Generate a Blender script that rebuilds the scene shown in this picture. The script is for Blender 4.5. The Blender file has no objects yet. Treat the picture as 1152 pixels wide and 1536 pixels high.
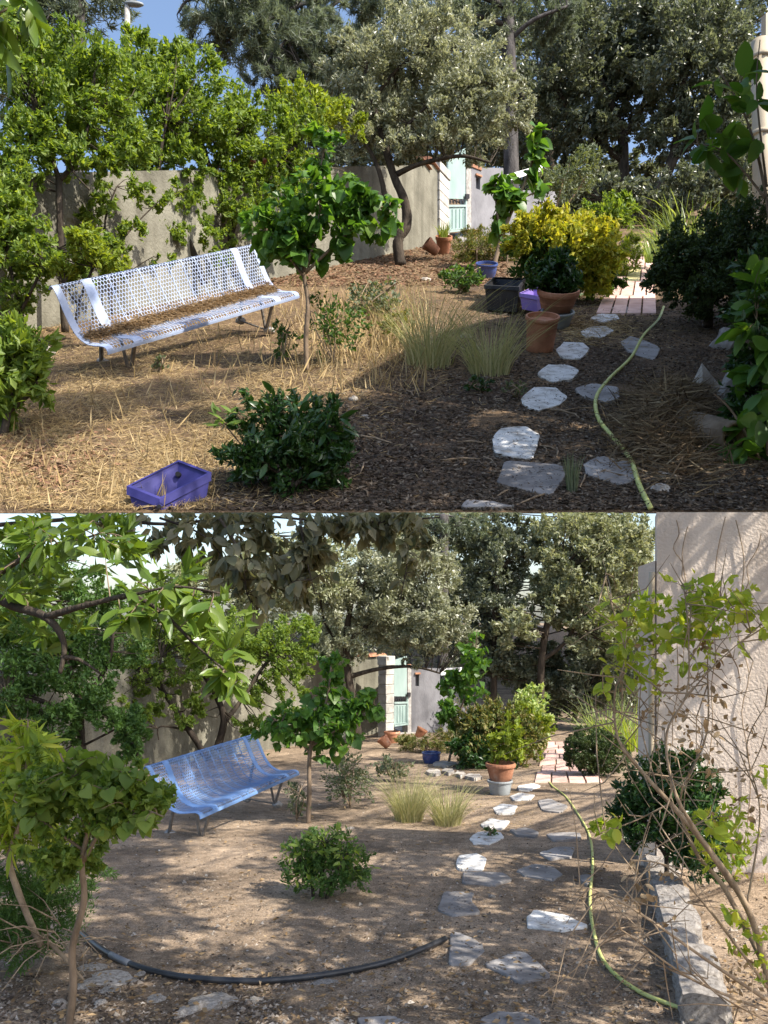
import bpy, bmesh, math, random
import numpy as np
from mathutils import Vector, Matrix, noise

# ------------------------------------------------------------------ camera, sky, sun, exposure
sc = bpy.context.scene
C = sc.collection
F, CX, HZ = 1300.0, 576.0, 930.0          # focal length, centre column and eye-level row in photograph pixels
CZ = 2.0                                  # camera height in the world
cam_data = bpy.data.cameras.new('camera')
cam = bpy.data.objects.new('camera', cam_data); C.objects.link(cam); sc.camera = cam
cam_data.sensor_fit = 'VERTICAL'; cam_data.sensor_height = 24.0
cam_data.lens = 24.0 * F / 1536.0
cam_data.shift_y = (HZ - 768.0) / 1536.0
cam_data.clip_start = 0.05; cam_data.clip_end = 3000
cam.location = (0, 0, CZ); cam.rotation_euler = (math.pi / 2, 0, 0)

SUN_AZ, SUN_EL = math.radians(122), math.radians(47)      # to the right of straight ahead
SUN = Vector((math.sin(SUN_AZ) * math.cos(SUN_EL), math.cos(SUN_AZ) * math.cos(SUN_EL), math.sin(SUN_EL)))
world = bpy.data.worlds.new('World'); sc.world = world; world.use_nodes = True
wn = world.node_tree.nodes; wl = world.node_tree.links
sky = wn.new('ShaderNodeTexSky'); sky.sky_type = 'NISHITA'; sky.sun_disc = False
sky.sun_elevation = SUN_EL; sky.sun_rotation = SUN_AZ
sky.air_density = 1.0; sky.dust_density = 2.0; sky.ozone_density = 1.0
wl.new(sky.outputs[0], wn['Background'].inputs[0]); wn['Background'].inputs[1].default_value = 0.15
sun_data = bpy.data.lights.new('sun', 'SUN'); sun_data.energy = 4.9; sun_data.angle = math.radians(0.53)
sun_data.color = (1.0, 0.93, 0.82)
sun = bpy.data.objects.new('sun', sun_data); C.objects.link(sun)
sun.rotation_euler = SUN.to_track_quat('Z', 'Y').to_euler()
vs = sc.view_settings
vs.view_transform = 'Standard'; vs.look = 'None'; vs.gamma = 1.0; vs.use_curve_mapping = False
vs.exposure = 0.95
sc.cycles.use_denoising = True
sc.cycles.max_bounces = 8; sc.cycles.transparent_max_bounces = 8

random.seed(7); RNG = np.random.default_rng(7)

# ------------------------------------------------------------------ the two gardens: a near level one and a far one on the slope above
class Garden:
    def __init__(s, horizon, k, d0, S, up):
        s.h, s.k, s.d0, s.S, s.up = horizon, k, d0, S, Vector(up).normalized()
    def d(s, row): return s.k * s.d0 / (row - s.h)
    def row(s, d): return s.h + s.k * s.d0 / d
    def z(s, d): return CZ + (HZ - s.h) / F * d - s.k * s.d0 / F
    def g(s, x, y, dz=0.0):
        d = s.d(y); return Vector(((x - CX) / F * d, d, s.z(d) + dz))
    def at(s, x, d, dz=0.0):
        return Vector(((x - CX) / F * d, d, s.z(d) + dz))
def P(x, y, d): return Vector(((x - CX) / F * d, d, CZ + (HZ - y) / F * d))
L = Garden(1014.0, 522.0, 3.8, 1.0, (0, 0, 1))
U = Garden(257.0, 511.0, 28.0, 6.4, (0, -0.56, 0.83))
NU = Vector((0, -(HZ - 257) / F, 1)).normalized(); NL = Vector((0, -(HZ - 1014) / F, 1)).normalized()
def rows_of(v): return HZ - F * (v[:, 2] - CZ) / np.maximum(v[:, 1], 1e-3)
def keep_low(v, m=0.6): return rows_of(v) > 768.0 + m
def keep_up(v, m=0.6): return rows_of(v) < 768.0 - m

# ------------------------------------------------------------------ materials
def newmat(name):
    m = bpy.data.materials.new(name); m.use_nodes = True
    return m, m.node_tree.nodes, m.node_tree.links, m.node_tree.nodes['Principled BSDF']
def c4(c): return (c[0], c[1], c[2], 1.0)
def leafmat(name, cols, trans=0.35, rough=0.5, spec=0.35, tcol=None):
    m, n, l, b = newmat(name)
    geo = n.new('ShaderNodeNewGeometry'); oi = n.new('ShaderNodeObjectInfo')
    add = n.new('ShaderNodeMath'); add.operation = 'ADD'
    fr = n.new('ShaderNodeMath'); fr.operation = 'FRACT'
    l.new(geo.outputs['Random Per Island'], add.inputs[0]); l.new(oi.outputs['Random'], add.inputs[1]); l.new(add.outputs[0], fr.inputs[0])
    rp = n.new('ShaderNodeValToRGB'); e = rp.color_ramp.elements
    e[0].color = c4(cols[0]); e[1].color = c4(cols[-1])
    for i, c in enumerate(cols[1:-1]):
        x = e.new((i + 1) / (len(cols) - 1)); x.color = c4(c)
    l.new(fr.outputs[0], rp.inputs[0]); l.new(rp.outputs[0], b.inputs['Base Color'])
    b.inputs['Roughness'].default_value = rough; b.inputs['Specular IOR Level'].default_value = spec
    tr = n.new('ShaderNodeBsdfTranslucent'); mx = n.new('ShaderNodeMixShader'); mx.inputs[0].default_value = trans
    mul = n.new('ShaderNodeMix'); mul.data_type = 'RGBA'; mul.blend_type = 'MULTIPLY'; mul.inputs[0].default_value = 1.0
    l.new(rp.outputs[0], mul.inputs[6]); mul.inputs[7].default_value = c4(tcol or (1.9, 1.75, 0.6))
    l.new(mul.outputs[2], tr.inputs[0]); l.new(b.outputs[0], mx.inputs[1]); l.new(tr.outputs[0], mx.inputs[2])
    l.new(mx.outputs[0], n['Material Output'].inputs[0])
    return m
def noisemat(name, c1, c2, scale=4.0, rough=0.85, bump=0.3, detail=8.0, c3=None, stretch=(1, 1, 1), spec=0.25, fine=6.0, dist=0.02, lo=0.35, hi=0.65, metallic=0.0, vary=0.0):
    m, n, l, b = newmat(name)
    tc = n.new('ShaderNodeTexCoord'); mp = n.new('ShaderNodeMapping'); mp.inputs['Scale'].default_value = stretch
    l.new(tc.outputs['Object'], mp.inputs[0])
    nz = n.new('ShaderNodeTexNoise'); nz.inputs['Scale'].default_value = scale; nz.inputs['Detail'].default_value = detail
    nz.inputs['Roughness'].default_value = 0.62
    l.new(mp.outputs[0], nz.inputs['Vector'])
    rp = n.new('ShaderNodeValToRGB'); e = rp.color_ramp.elements
    e[0].position = lo; e[1].position = hi; e[0].color = c4(c1); e[1].color = c4(c2)
    if c3: x = e.new(min(0.98, hi + 0.12)); x.color = c4(c3)
    l.new(nz.outputs[0], rp.inputs[0])
    col = rp.outputs[0]
    if vary:
        oi = n.new('ShaderNodeObjectInfo'); hs = n.new('ShaderNodeHueSaturation')
        mr = n.new('ShaderNodeMapRange'); mr.inputs[3].default_value = 1 - vary; mr.inputs[4].default_value = 1 + vary
        l.new(oi.outputs['Random'], mr.inputs[0]); l.new(mr.outputs[0], hs.inputs['Value']); l.new(col, hs.inputs['Color']); col = hs.outputs[0]
    l.new(col, b.inputs['Base Color'])
    nf = n.new('ShaderNodeTexNoise'); nf.inputs['Scale'].default_value = scale * fine; nf.inputs['Detail'].default_value = 6
    l.new(mp.outputs[0], nf.inputs['Vector'])
    bp = n.new('ShaderNodeBump'); bp.inputs['Strength'].default_value = bump; bp.inputs['Distance'].default_value = dist
    l.new(nf.outputs[0], bp.inputs['Height']); l.new(bp.outputs[0], b.inputs['Normal'])
    b.inputs['Roughness'].default_value = rough; b.inputs['Specular IOR Level'].default_value = spec; b.inputs['Metallic'].default_value = metallic
    return m
M = {}
S = U.S
def dual(key, fn):                       # the same stuff for the near garden and, at its larger grain, for the far one
    M[key + 'L'] = fn(1.0); M[key + 'U'] = fn(S)
def soilmat(name, dark, mid, light, s):
    m, n, l, b = newmat(name); tc = n.new('ShaderNodeTexCoord')
    def nz(sc_, det, ro=.6):
        q = n.new('ShaderNodeTexNoise'); q.inputs['Scale'].default_value = sc_ / s; q.inputs['Detail'].default_value = det; q.inputs['Roughness'].default_value = ro
        l.new(tc.outputs['Object'], q.inputs['Vector']); return q.outputs[0]
    def ramp(src, p0, p1, c0, c1):
        r = n.new('ShaderNodeValToRGB'); e = r.color_ramp.elements; e[0].position = p0; e[1].position = p1; e[0].color = c4(c0); e[1].color = c4(c1); l.new(src, r.inputs[0]); return r.outputs[0]
    def mix(mode, fac, a, c):
        q = n.new('ShaderNodeMix'); q.data_type = 'RGBA'; q.blend_type = mode; q.inputs[0].default_value = fac; l.new(a, q.inputs[6]); l.new(c, q.inputs[7]); return q.outputs[2]
    big = ramp(nz(1.1, 5), .36, .66, dark, mid); med = ramp(nz(9, 8, .7), .36, .66, (.62, .60, .58), (1.28, 1.24, 1.2)); fin = ramp(nz(95, 4, .7), .34, .68, (.45, .43, .42), (1.6, 1.55, 1.5))
    col = mix('MULTIPLY', .9, mix('MULTIPLY', .9, big, med), fin)
    vo = n.new('ShaderNodeTexVoronoi'); vo.inputs['Scale'].default_value = 38 / s; l.new(tc.outputs['Object'], vo.inputs['Vector'])
    spk = ramp(vo.outputs['Distance'], .10, .17, (1, 1, 1), (0, 0, 0)); q = n.new('ShaderNodeMix'); q.data_type = 'RGBA'; l.new(spk, q.inputs[0]); l.new(col, q.inputs[6]); q.inputs[7].default_value = c4(light); l.new(q.outputs[2], b.inputs['Base Color'])
    b1 = n.new('ShaderNodeBump'); b1.inputs['Strength'].default_value = .7; b1.inputs['Distance'].default_value = .012 * s; l.new(nz(55, 8, .7), b1.inputs['Height'])
    b2 = n.new('ShaderNodeBump'); b2.inputs['Strength'].default_value = .6; b2.inputs['Distance'].default_value = .05 * s; l.new(nz(7, 5), b2.inputs['Height']); l.new(b1.outputs[0], b2.inputs['Normal']); l.new(b2.outputs[0], b.inputs['Normal'])
    b.inputs['Roughness'].default_value = .95; b.inputs['Specular IOR Level'].default_value = .1
    return m
M['soilL'] = soilmat('bare soil', (0.175, 0.138, 0.102), (0.35, 0.28, 0.208), (0.47, 0.42, 0.35), 1.0)
M['soilU'] = soilmat('weedy soil', (0.085, 0.062, 0.045), (0.19, 0.135, 0.082), (0.30, 0.24, 0.17), S)
def plaster(s):
    m = noisemat('garden wall plaster', (0.13, 0.123, 0.096), (0.25, 0.238, 0.19), 1.3 / s, 0.92, 0.7, 10, fine=20, dist=0.02 * s, spec=0.15)
    n = m.node_tree.nodes; l = m.node_tree.links; b = n['Principled BSDF']; src = b.inputs['Base Color'].links[0].from_socket; tc = n.new('ShaderNodeTexCoord')
    mp = n.new('ShaderNodeMapping'); mp.inputs['Scale'].default_value = (2.4 / s, 2.4 / s, .28 / s); l.new(tc.outputs['Object'], mp.inputs[0])
    q = n.new('ShaderNodeTexNoise'); q.inputs['Scale'].default_value = 1.6; q.inputs['Detail'].default_value = 7; l.new(mp.outputs[0], q.inputs['Vector'])
    rp = n.new('ShaderNodeValToRGB'); e = rp.color_ramp.elements; e[0].position = .34; e[1].position = .56; e[0].color = (.42, .40, .37, 1); e[1].color = (1, 1, 1, 1); l.new(q.outputs[0], rp.inputs[0])
    x = n.new('ShaderNodeMix'); x.data_type = 'RGBA'; x.blend_type = 'MULTIPLY'; x.inputs[0].default_value = .5; l.new(src, x.inputs[6]); l.new(rp.outputs[0], x.inputs[7]); l.new(x.outputs[2], b.inputs['Base Color']); return m
dual('plaster', plaster)
dual('plaster_old', lambda s: noisemat('garden wall plaster', (0.19, 0.182, 0.145), (0.345, 0.33, 0.265), 1.3 / s, 0.92, 0.6, 9, fine=22, dist=0.015 * s, spec=0.15))
dual('greywall', lambda s: noisemat('grey rendered wall', (0.14, 0.138, 0.15), (0.25, 0.247, 0.265), 2.0 / s, 0.92, 0.5, 9, fine=16, dist=0.012 * s, spec=0.15, stretch=(1, 1, 0.5)))
dual('quoin', lambda s: noisemat('white pillar stone', (0.34, 0.325, 0.295), (0.54, 0.525, 0.49), 5.0 / s, 0.85, 0.5, 8, fine=8, dist=0.012 * s, vary=0.12))
def stucco(s):
    m = noisemat('house stucco', (0.34, 0.275, 0.225), (0.68, 0.585, 0.50), 1.0 / s, 0.92, 0.0, 9, fine=60, dist=0.012 * s, stretch=(1.6, 1.6, 0.24), spec=0.15, lo=.30, hi=.60)
    n = m.node_tree.nodes; l = m.node_tree.links; b = n['Principled BSDF']; tc = n.new('ShaderNodeTexCoord'); q = n.new('ShaderNodeTexNoise'); q.inputs['Scale'].default_value = 45 / s; q.inputs['Detail'].default_value = 8
    l.new(tc.outputs['Object'], q.inputs['Vector']); bp = n.new('ShaderNodeBump'); bp.inputs['Strength'].default_value = 1.0; bp.inputs['Distance'].default_value = .008 * s
    l.new(q.outputs[0], bp.inputs['Height']); l.new(bp.outputs[0], b.inputs['Normal']); return m
dual('housewall', stucco)
dual('bark', lambda s: noisemat('dark bark', (0.030, 0.024, 0.019), (0.085, 0.068, 0.052), 9 / s, 0.92, 0.8, 6, stretch=(1, 1, 0.3), dist=0.02 * s, spec=0.1))
dual('barkp', lambda s: noisemat('pine bark', (0.045, 0.042, 0.042), (0.12, 0.11, 0.108), 6 / s, 0.95, 0.9, 6, stretch=(1, 1, 0.35), dist=0.03 * s, spec=0.1))
dual('barky', lambda s: noisemat('young bark', (0.12, 0.085, 0.055), (0.26, 0.19, 0.13), 14 / s, 0.85, 0.5, 6, stretch=(1, 1, 0.4), dist=0.008 * s))
dual('twigdry', lambda s: noisemat('dry stem', (0.16, 0.115, 0.075), (0.36, 0.27, 0.18), 12 / s, 0.85, 0.5, 6, dist=0.006 * s))
dual('terra', lambda s: noisemat('terracotta', (0.20, 0.085, 0.048), (0.43, 0.20, 0.115), 4 / s, 0.85, 0.35, 10, fine=10, dist=0.008 * s, vary=0.12, c3=(0.52, 0.36, 0.27), lo=.3, hi=.58))
dual('white', lambda s: noisemat('white limestone', (0.33, 0.305, 0.27), (0.58, 0.565, 0.535), 9 / s, 0.8, 0.6, 10, fine=5, dist=0.015 * s, vary=0.06, lo=.36, hi=.50, c3=(0.66, 0.65, 0.625)))
dual('kerb', lambda s: noisemat('whitewashed kerb', (0.20, 0.175, 0.15), (0.48, 0.44, 0.40), 6 / s, 0.9, 0.8, 10, fine=6, dist=0.03 * s, lo=.32, hi=.6))
dual('slate', lambda s: noisemat('grey slate', (0.17, 0.155, 0.145), (0.34, 0.32, 0.305), 4 / s, 0.8, 0.6, 9, fine=7, dist=0.012 * s, vary=0.15))
dual('rock', lambda s: noisemat('pale field stone', (0.22, 0.19, 0.16), (0.50, 0.46, 0.41), 6 / s, 0.88, 0.6, 9, fine=5, dist=0.02 * s, vary=0.2))
dual('paint', lambda s: noisemat('blue white bench paint', (0.19, 0.27, 0.50), (0.40, 0.47, 0.63), 2.0 / s, 0.38, 0.12, 7, fine=10, dist=0.002 * s, spec=0.5, lo=0.25, hi=0.55))
M['paintL'] = noisemat('blue bench paint', (0.13, 0.25, 0.52), (0.23, 0.38, 0.67), 3.0, 0.35, 0.12, 7, fine=10, dist=0.002, spec=0.5)
dual('iron', lambda s: noisemat('weathered iron leg', (0.11, 0.10, 0.09), (0.24, 0.21, 0.18), 14 / s, 0.6, 0.4, 6, dist=0.004 * s, metallic=0.3))
dual('concrete', lambda s: noisemat('concrete block', (0.22, 0.21, 0.20), (0.42, 0.40, 0.38), 12 / s, 0.9, 0.5, 6, dist=0.01 * s))
dual('mint', lambda s: noisemat('mint gate paint', (0.25, 0.34, 0.325), (0.335, 0.43, 0.41), 1.0 / s, 0.55, 0.1, 5, dist=0.003 * s))
dual('black', lambda s: noisemat('black metal', (0.012, 0.012, 0.014), (0.03, 0.03, 0.034), 8 / s, 0.5, 0.2, 4, dist=0.003 * s))
dual('hose', lambda s: noisemat('yellow green hose', (0.44, 0.46, 0.13), (0.60, 0.62, 0.24), 14 / s, 0.5, 0.15, 5, dist=0.002 * s))
dual('greyplastic', lambda s: noisemat('grey planter', (0.20, 0.22, 0.23), (0.30, 0.32, 0.33), 6 / s, 0.55, 0.15, 5, dist=0.003 * s))
dual('bluepot', lambda s: noisemat('glazed blue pot', (0.03, 0.055, 0.19), (0.08, 0.12, 0.32), 6 / s, 0.2, 0.1, 5, dist=0.002 * s, spec=0.6))
dual('purple', lambda s: noisemat('violet plastic', (0.19, 0.13, 0.42), (0.26, 0.19, 0.52), 4 / s, 0.5, 0.1, 5, dist=0.002 * s))
dual('tile', lambda s: noisemat('pink terrace tile', (0.50, 0.31, 0.25), (0.66, 0.47, 0.40), 5 / s, 0.8, 0.3, 7, dist=0.004 * s, vary=0.25))
dual('roof', lambda s: noisemat('clay coping tile', (0.26, 0.12, 0.07), (0.45, 0.24, 0.15), 5 / s, 0.85, 0.4, 7, dist=0.01 * s, vary=0.2))
dual('rail', lambda s: noisemat('white rail', (0.66, 0.67, 0.68), (0.80, 0.81, 0.82), 3 / s, 0.6, 0.1, 5, dist=0.003 * s))
dual('potsoil', lambda s: noisemat('potting soil', (0.02, 0.015, 0.011), (0.07, 0.05, 0.035), 25 / s, 0.95, 0.9, 6, dist=0.015 * s))
dual('cream', lambda s: noisemat('cream drainpipe', (0.34, 0.285, 0.205), (0.45, 0.385, 0.285), 2 / s, 0.6, 0.1, 5, dist=0.003 * s))
M['teal'] = noisemat('teal plastic', (0.03, 0.09, 0.11), (0.08, 0.17, 0.19), 8, 0.5, 0.1)
M['violetblue'] = noisemat('violet blue plastic', (0.03, 0.03, 0.15), (0.055, 0.052, 0.225), 0.7, 0.5, 0.15, dist=0.01)
M['pipe'] = noisemat('black pipe', (0.016, 0.017, 0.02), (0.04, 0.042, 0.047), 7, 0.38, 0.15, 5, dist=0.003, spec=0.5)
M['pipeband'] = noisemat('grey pipe tape', (0.16, 0.17, 0.19), (0.26, 0.27, 0.29), 7, 0.4, 0.1)
M['yellowtile'] = noisemat('yellow tile', (0.62, 0.52, 0.22), (0.72, 0.62, 0.32), 1, 0.7, 0.2, dist=0.02)
M['card'] = noisemat('brown clay tube', (0.15, 0.115, 0.085), (0.27, 0.22, 0.17), 1.2, 0.85, 0.4, dist=0.03)

M['lf_bright'] = leafmat('fresh green leaf', [(0.075, 0.135, 0.022), (0.14, 0.215, 0.038), (0.22, 0.295, 0.06), (0.10, 0.165, 0.028)], 0.45)
M['lf_yellowgreen'] = leafmat('yellow green leaf', [(0.14, 0.21, 0.025), (0.25, 0.30, 0.04), (0.19, 0.26, 0.03)], 0.4)
M['lf_judas'] = leafmat('heart leaf', [(0.050, 0.125, 0.022), (0.095, 0.20, 0.035), (0.07, 0.16, 0.028), (0.15, 0.26, 0.045)], 0.45, 0.42, 0.4)
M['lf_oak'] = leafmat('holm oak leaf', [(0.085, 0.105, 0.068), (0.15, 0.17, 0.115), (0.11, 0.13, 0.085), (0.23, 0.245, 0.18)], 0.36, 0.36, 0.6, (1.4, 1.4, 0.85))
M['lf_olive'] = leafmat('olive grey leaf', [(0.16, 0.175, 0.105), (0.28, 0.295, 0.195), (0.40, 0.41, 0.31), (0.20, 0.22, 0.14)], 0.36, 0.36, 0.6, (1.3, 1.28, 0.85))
M['lf_sunlitoak'] = leafmat('sunlit pale oak leaf', [(0.16, 0.19, 0.10), (0.28, 0.30, 0.18), (0.38, 0.39, 0.26), (0.20, 0.23, 0.13)], 0.38, 0.45, 0.4, (1.4, 1.35, 0.8))  # leaf colour paled to stand in for sunlight on the crowns
M['lf_pine'] = leafmat('pine needles', [(0.11, 0.145, 0.10), (0.17, 0.20, 0.145), (0.14, 0.17, 0.12)], 0.38, 0.45, 0.4, (1.4, 1.4, 0.9))
M['lf_yellow'] = leafmat('yellow shrub leaf', [(0.40, 0.39, 0.04), (0.50, 0.46, 0.05), (0.27, 0.33, 0.04), (0.48, 0.42, 0.05), (0.20, 0.27, 0.04)], 0.42, tcol=(1.4, 1.35, 0.6))
M['lf_dark'] = leafmat('dark glossy leaf', [(0.016, 0.048, 0.012), (0.035, 0.085, 0.02), (0.025, 0.065, 0.015), (0.055, 0.12, 0.025)], 0.25, 0.32, 0.5)
M['lf_box'] = leafmat('tiny dark leaf', [(0.030, 0.055, 0.018), (0.06, 0.095, 0.028), (0.045, 0.072, 0.022)], 0.25, 0.42, 0.4)
M['lf_mid'] = leafmat('mid green leaf', [(0.045, 0.10, 0.025), (0.085, 0.16, 0.035), (0.065, 0.13, 0.03)], 0.35)
M['lf_variegated'] = leafmat('buff green leaf', [(0.065, 0.105, 0.025), (0.13, 0.16, 0.045), (0.24, 0.20, 0.07), (0.09, 0.13, 0.03)], 0.3)
M['lf_whitebush'] = leafmat('pale bush leaf', [(0.28, 0.38, 0.10), (0.45, 0.52, 0.22), (0.14, 0.25, 0.05), (0.55, 0.58, 0.35)], 0.35)
M['lf_laurel'] = leafmat('bay leaf', [(0.065, 0.125, 0.020), (0.125, 0.19, 0.028), (0.09, 0.155, 0.022), (0.16, 0.22, 0.035)], 0.42, 0.35, 0.45)
M['lf_hang'] = leafmat('evergreen oak leaf', [(0.10, 0.115, 0.060), (0.17, 0.165, 0.095), (0.22, 0.205, 0.125), (0.075, 0.095, 0.055)], 0.42, 0.4, 0.45, (1.5, 1.4, 0.7))
M['lf_stalk'] = leafmat('dry stalk', [(0.14, 0.10, 0.065), (0.26, 0.19, 0.115), (0.085, 0.06, 0.042), (0.36, 0.28, 0.17)], 0.1, 0.85, 0.1, (1, 1, 1))
M['lf_rose'] = leafmat('yellowing rose leaf', [(0.17, 0.26, 0.04), (0.31, 0.39, 0.055), (0.23, 0.32, 0.045), (0.40, 0.42, 0.07)], 0.5)
M['lf_dead'] = leafmat('dead leaf', [(0.26, 0.17, 0.09), (0.38, 0.27, 0.15), (0.17, 0.11, 0.06), (0.44, 0.34, 0.22)], 0.25, 0.8, 0.1, (1.2, 1.1, 0.9))
M['lf_litter'] = leafmat('leaf litter', [(0.075, 0.055, 0.042), (0.13, 0.10, 0.075), (0.04, 0.03, 0.024), (0.24, 0.20, 0.155)], 0.1, 0.85, 0.1, (1, 1, 1))  # litter colour lowered to deepen the shade on the upper ground
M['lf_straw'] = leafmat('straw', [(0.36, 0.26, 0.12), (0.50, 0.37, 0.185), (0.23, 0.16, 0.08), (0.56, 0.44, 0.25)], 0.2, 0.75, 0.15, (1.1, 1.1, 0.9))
M['lf_redlitter'] = leafmat('russet litter', [(0.17, 0.09, 0.055), (0.25, 0.145, 0.09), (0.13, 0.085, 0.055), (0.30, 0.21, 0.13)], 0.1, 0.85, 0.1, (1, 1, 1))
M['lf_grass'] = leafmat('feather grass', [(0.36, 0.34, 0.15), (0.50, 0.45, 0.24), (0.24, 0.27, 0.10), (0.58, 0.52, 0.32)], 0.35, 0.6, 0.2, (1.2, 1.2, 0.8))
M['lf_strap'] = leafmat('strap leaf', [(0.22, 0.30, 0.09), (0.36, 0.44, 0.18), (0.15, 0.23, 0.06)], 0.35, 0.4, 0.4)
M['lf_grey'] = leafmat('grey green leaf', [(0.10, 0.13, 0.07), (0.17, 0.20, 0.12), (0.07, 0.10, 0.05)], 0.3)
M['pebble'] = leafmat('pebble', [(0.20, 0.16, 0.125), (0.33, 0.29, 0.24), (0.13, 0.10, 0.08), (0.45, 0.41, 0.36)], 0.0, 0.9, 0.15)

# ------------------------------------------------------------------ object helpers
OFF = {}
def thing(name, label, cat, loc, group=None):
    o = bpy.data.objects.new(name, None); C.objects.link(o); o.location = loc; o.empty_display_size = 0.1
    o['label'] = label; o['category'] = cat
    if group: o['group'] = group
    OFF[o] = Vector(loc); return o
def tag(o, label, cat, group=None):
    o['label'] = label; o['category'] = cat
    if group: o['group'] = group
    return o
def link(name, me, parent=None, mat=None, mtx=None):
    o = bpy.data.objects.new(name, me); C.objects.link(o)
    if mat is not None and len(me.materials) == 0: me.materials.append(mat)
    base = OFF.get(parent, Vector((0, 0, 0))) if parent else Vector((0, 0, 0))
    if parent: o.parent = parent
    m = Matrix.Translation(-base)
    if mtx is not None: m = m @ mtx
    o.matrix_local = m
    OFF[o] = Vector((0, 0, 0)) if mtx is None else mtx.translation.copy()
    return o
def npmesh(name, v, f, smooth=False):            # v (n,3), f (m,k) numpy
    me = bpy.data.meshes.new(name); v = np.asarray(v, np.float32); f = np.asarray(f, np.int32)
    me.vertices.add(len(v)); me.vertices.foreach_set('co', v.ravel())
    k = f.shape[1]; me.loops.add(f.size); me.loops.foreach_set('vertex_index', f.ravel())
    me.polygons.add(len(f)); me.polygons.foreach_set('loop_start', np.arange(len(f), dtype=np.int32) * k)
    try: me.polygons.foreach_set('loop_total', np.full(len(f), k, np.int32))
    except Exception: pass
    me.polygons.foreach_set('use_smooth', np.full(len(f), smooth, bool))
    me.update(calc_edges=True); return me
class MB:
    def __init__(s): s.v = []; s.f = []
    def add(s, v, f):
        o = len(s.v); s.v += [tuple(x) for x in v]; s.f += [tuple(i + o for i in q) for q in f]
    def tube(s, pts, rad, n=8, cap=True):
        pts = [Vector(p) for p in pts]; vs_ = []; fs = []
        if not hasattr(rad, '__len__'): rad = [rad] * len(pts)
        ref = Vector((0.31, 0.2, 0.93))
        for i, p in enumerate(pts):
            t = (pts[min(i + 1, len(pts) - 1)] - pts[max(i - 1, 0)]).normalized()
            a = t.cross(ref)
            if a.length < 0.05: a = t.cross(Vector((1, 0, 0)))
            a.normalize(); b = t.cross(a); ref = b.cross(t) if False else ref
            for j in range(n):
                th = 2 * math.pi * j / n
                vs_.append(p + (a * math.cos(th) + b * math.sin(th)) * rad[i])
        for i in range(len(pts) - 1):
            for j in range(n):
                k = (j + 1) % n; fs.append((i * n + j, i * n + k, (i + 1) * n + k, (i + 1) * n + j))
        if cap:
            fs.append(tuple(range(n - 1, -1, -1))); e = (len(pts) - 1) * n; fs.append(tuple(e + j for j in range(n)))
        s.add(vs_, fs)
    def box(s, c, ax, ay, az):                    # centre and half-axis vectors
        c, ax, ay, az = map(Vector, (c, ax, ay, az)); v = []
        for sz in (-1, 1):
            for sx, sy in ((-1, -1), (1, -1), (1, 1), (-1, 1)): v.append(c + ax * sx + ay * sy + az * sz)
        s.add(v, [(3, 2, 1, 0), (4, 5, 6, 7), (0, 1, 5, 4), (1, 2, 6, 5), (2, 3, 7, 6), (3, 0, 4, 7)])
    def prism(s, bot, top):
        n = len(bot); s.add(list(bot) + list(top), [tuple(range(n - 1, -1, -1)), tuple(range(n, 2 * n))] + [(i, (i + 1) % n, n + (i + 1) % n, n + i) for i in range(n)])
    def lathe(s, prof, mtx, n=28):
        v = []; f = []
        for r, z in prof:
            for j in range(n):
                th = 2 * math.pi * j / n; v.append(mtx @ Vector((r * math.cos(th), r * math.sin(th), z)))
        for i in range(len(prof) - 1):
            for j in range(n):
                k = (j + 1) % n; f.append((i * n + j, i * n + k, (i + 1) * n + k, (i + 1) * n + j))
        s.add(v, f)
    def build(s, name, mat, parent=None, smooth=False, mtx=None, bevel=0.0):
        me = bpy.data.meshes.new(name); me.from_pydata(s.v, [], s.f)
        if smooth: me.polygons.foreach_set('use_smooth', np.ones(len(me.polygons), bool))
        me.update(); o = link(name, me, parent, mat, mtx)
        if bevel:
            md = o.modifiers.new('bevel', 'BEVEL'); md.width = bevel; md.segments = 2; md.limit_method = 'ANGLE'
        return o
def curve(pts, n=6):                              # Catmull-Rom through vectors
    pts = [Vector(p) for p in pts]; out = []
    for i in range(len(pts) - 1):
        p0 = pts[max(i - 1, 0)]; p1 = pts[i]; p2 = pts[i + 1]; p3 = pts[min(i + 2, len(pts) - 1)]
        for k in range(n):
            t = k / n
            out.append(0.5 * ((2 * p1) + (p2 - p0) * t + (2 * p0 - 5 * p1 + 4 * p2 - p3) * t * t + (3 * p1 - p0 - 3 * p2 + p3) * t ** 3))
    out.append(pts[-1]); return out
def unit(a): return a / np.maximum(np.linalg.norm(a, axis=1, keepdims=True), 1e-9)

def leafcloud(name, pts, axis, nor, ln, wd, mat, parent=None, fold=0.18, keep=None, smooth=False):
    axis = unit(axis); side = unit(np.cross(axis, nor)); nor = np.cross(side, axis)
    ln = ln[:, None]; wd = wd[:, None]
    b = pts - axis * ln * .5; t = pts + axis * ln * .5; m = pts - axis * ln * 0.06
    r = m + side * wd * .5 + nor * wd * fold; l_ = m - side * wd * .5 + nor * wd * fold
    if keep is not None:
        k = keep(pts); b, t, r, l_ = b[k], t[k], r[k], l_[k]
        if keep is keep_low or keep is keep_up:
            for q in (b, t, r, l_):
                lim = CZ + (HZ - 768.0) / F * q[:, 1]
                q[:, 2] = np.minimum(q[:, 2], lim - .0004 * q[:, 1]) if keep is keep_low else np.maximum(q[:, 2], lim + .0004 * q[:, 1])
    n = len(b); v = np.stack([b, r, t, l_], 1).reshape(-1, 3); i = np.arange(n)[:, None] * 4
    f = np.concatenate([i + np.array([[0, 1, 2]]), i + np.array([[0, 2, 3]])], 0)
    o = link(name, npmesh(name, v, f, smooth), parent, mat); return o

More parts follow.
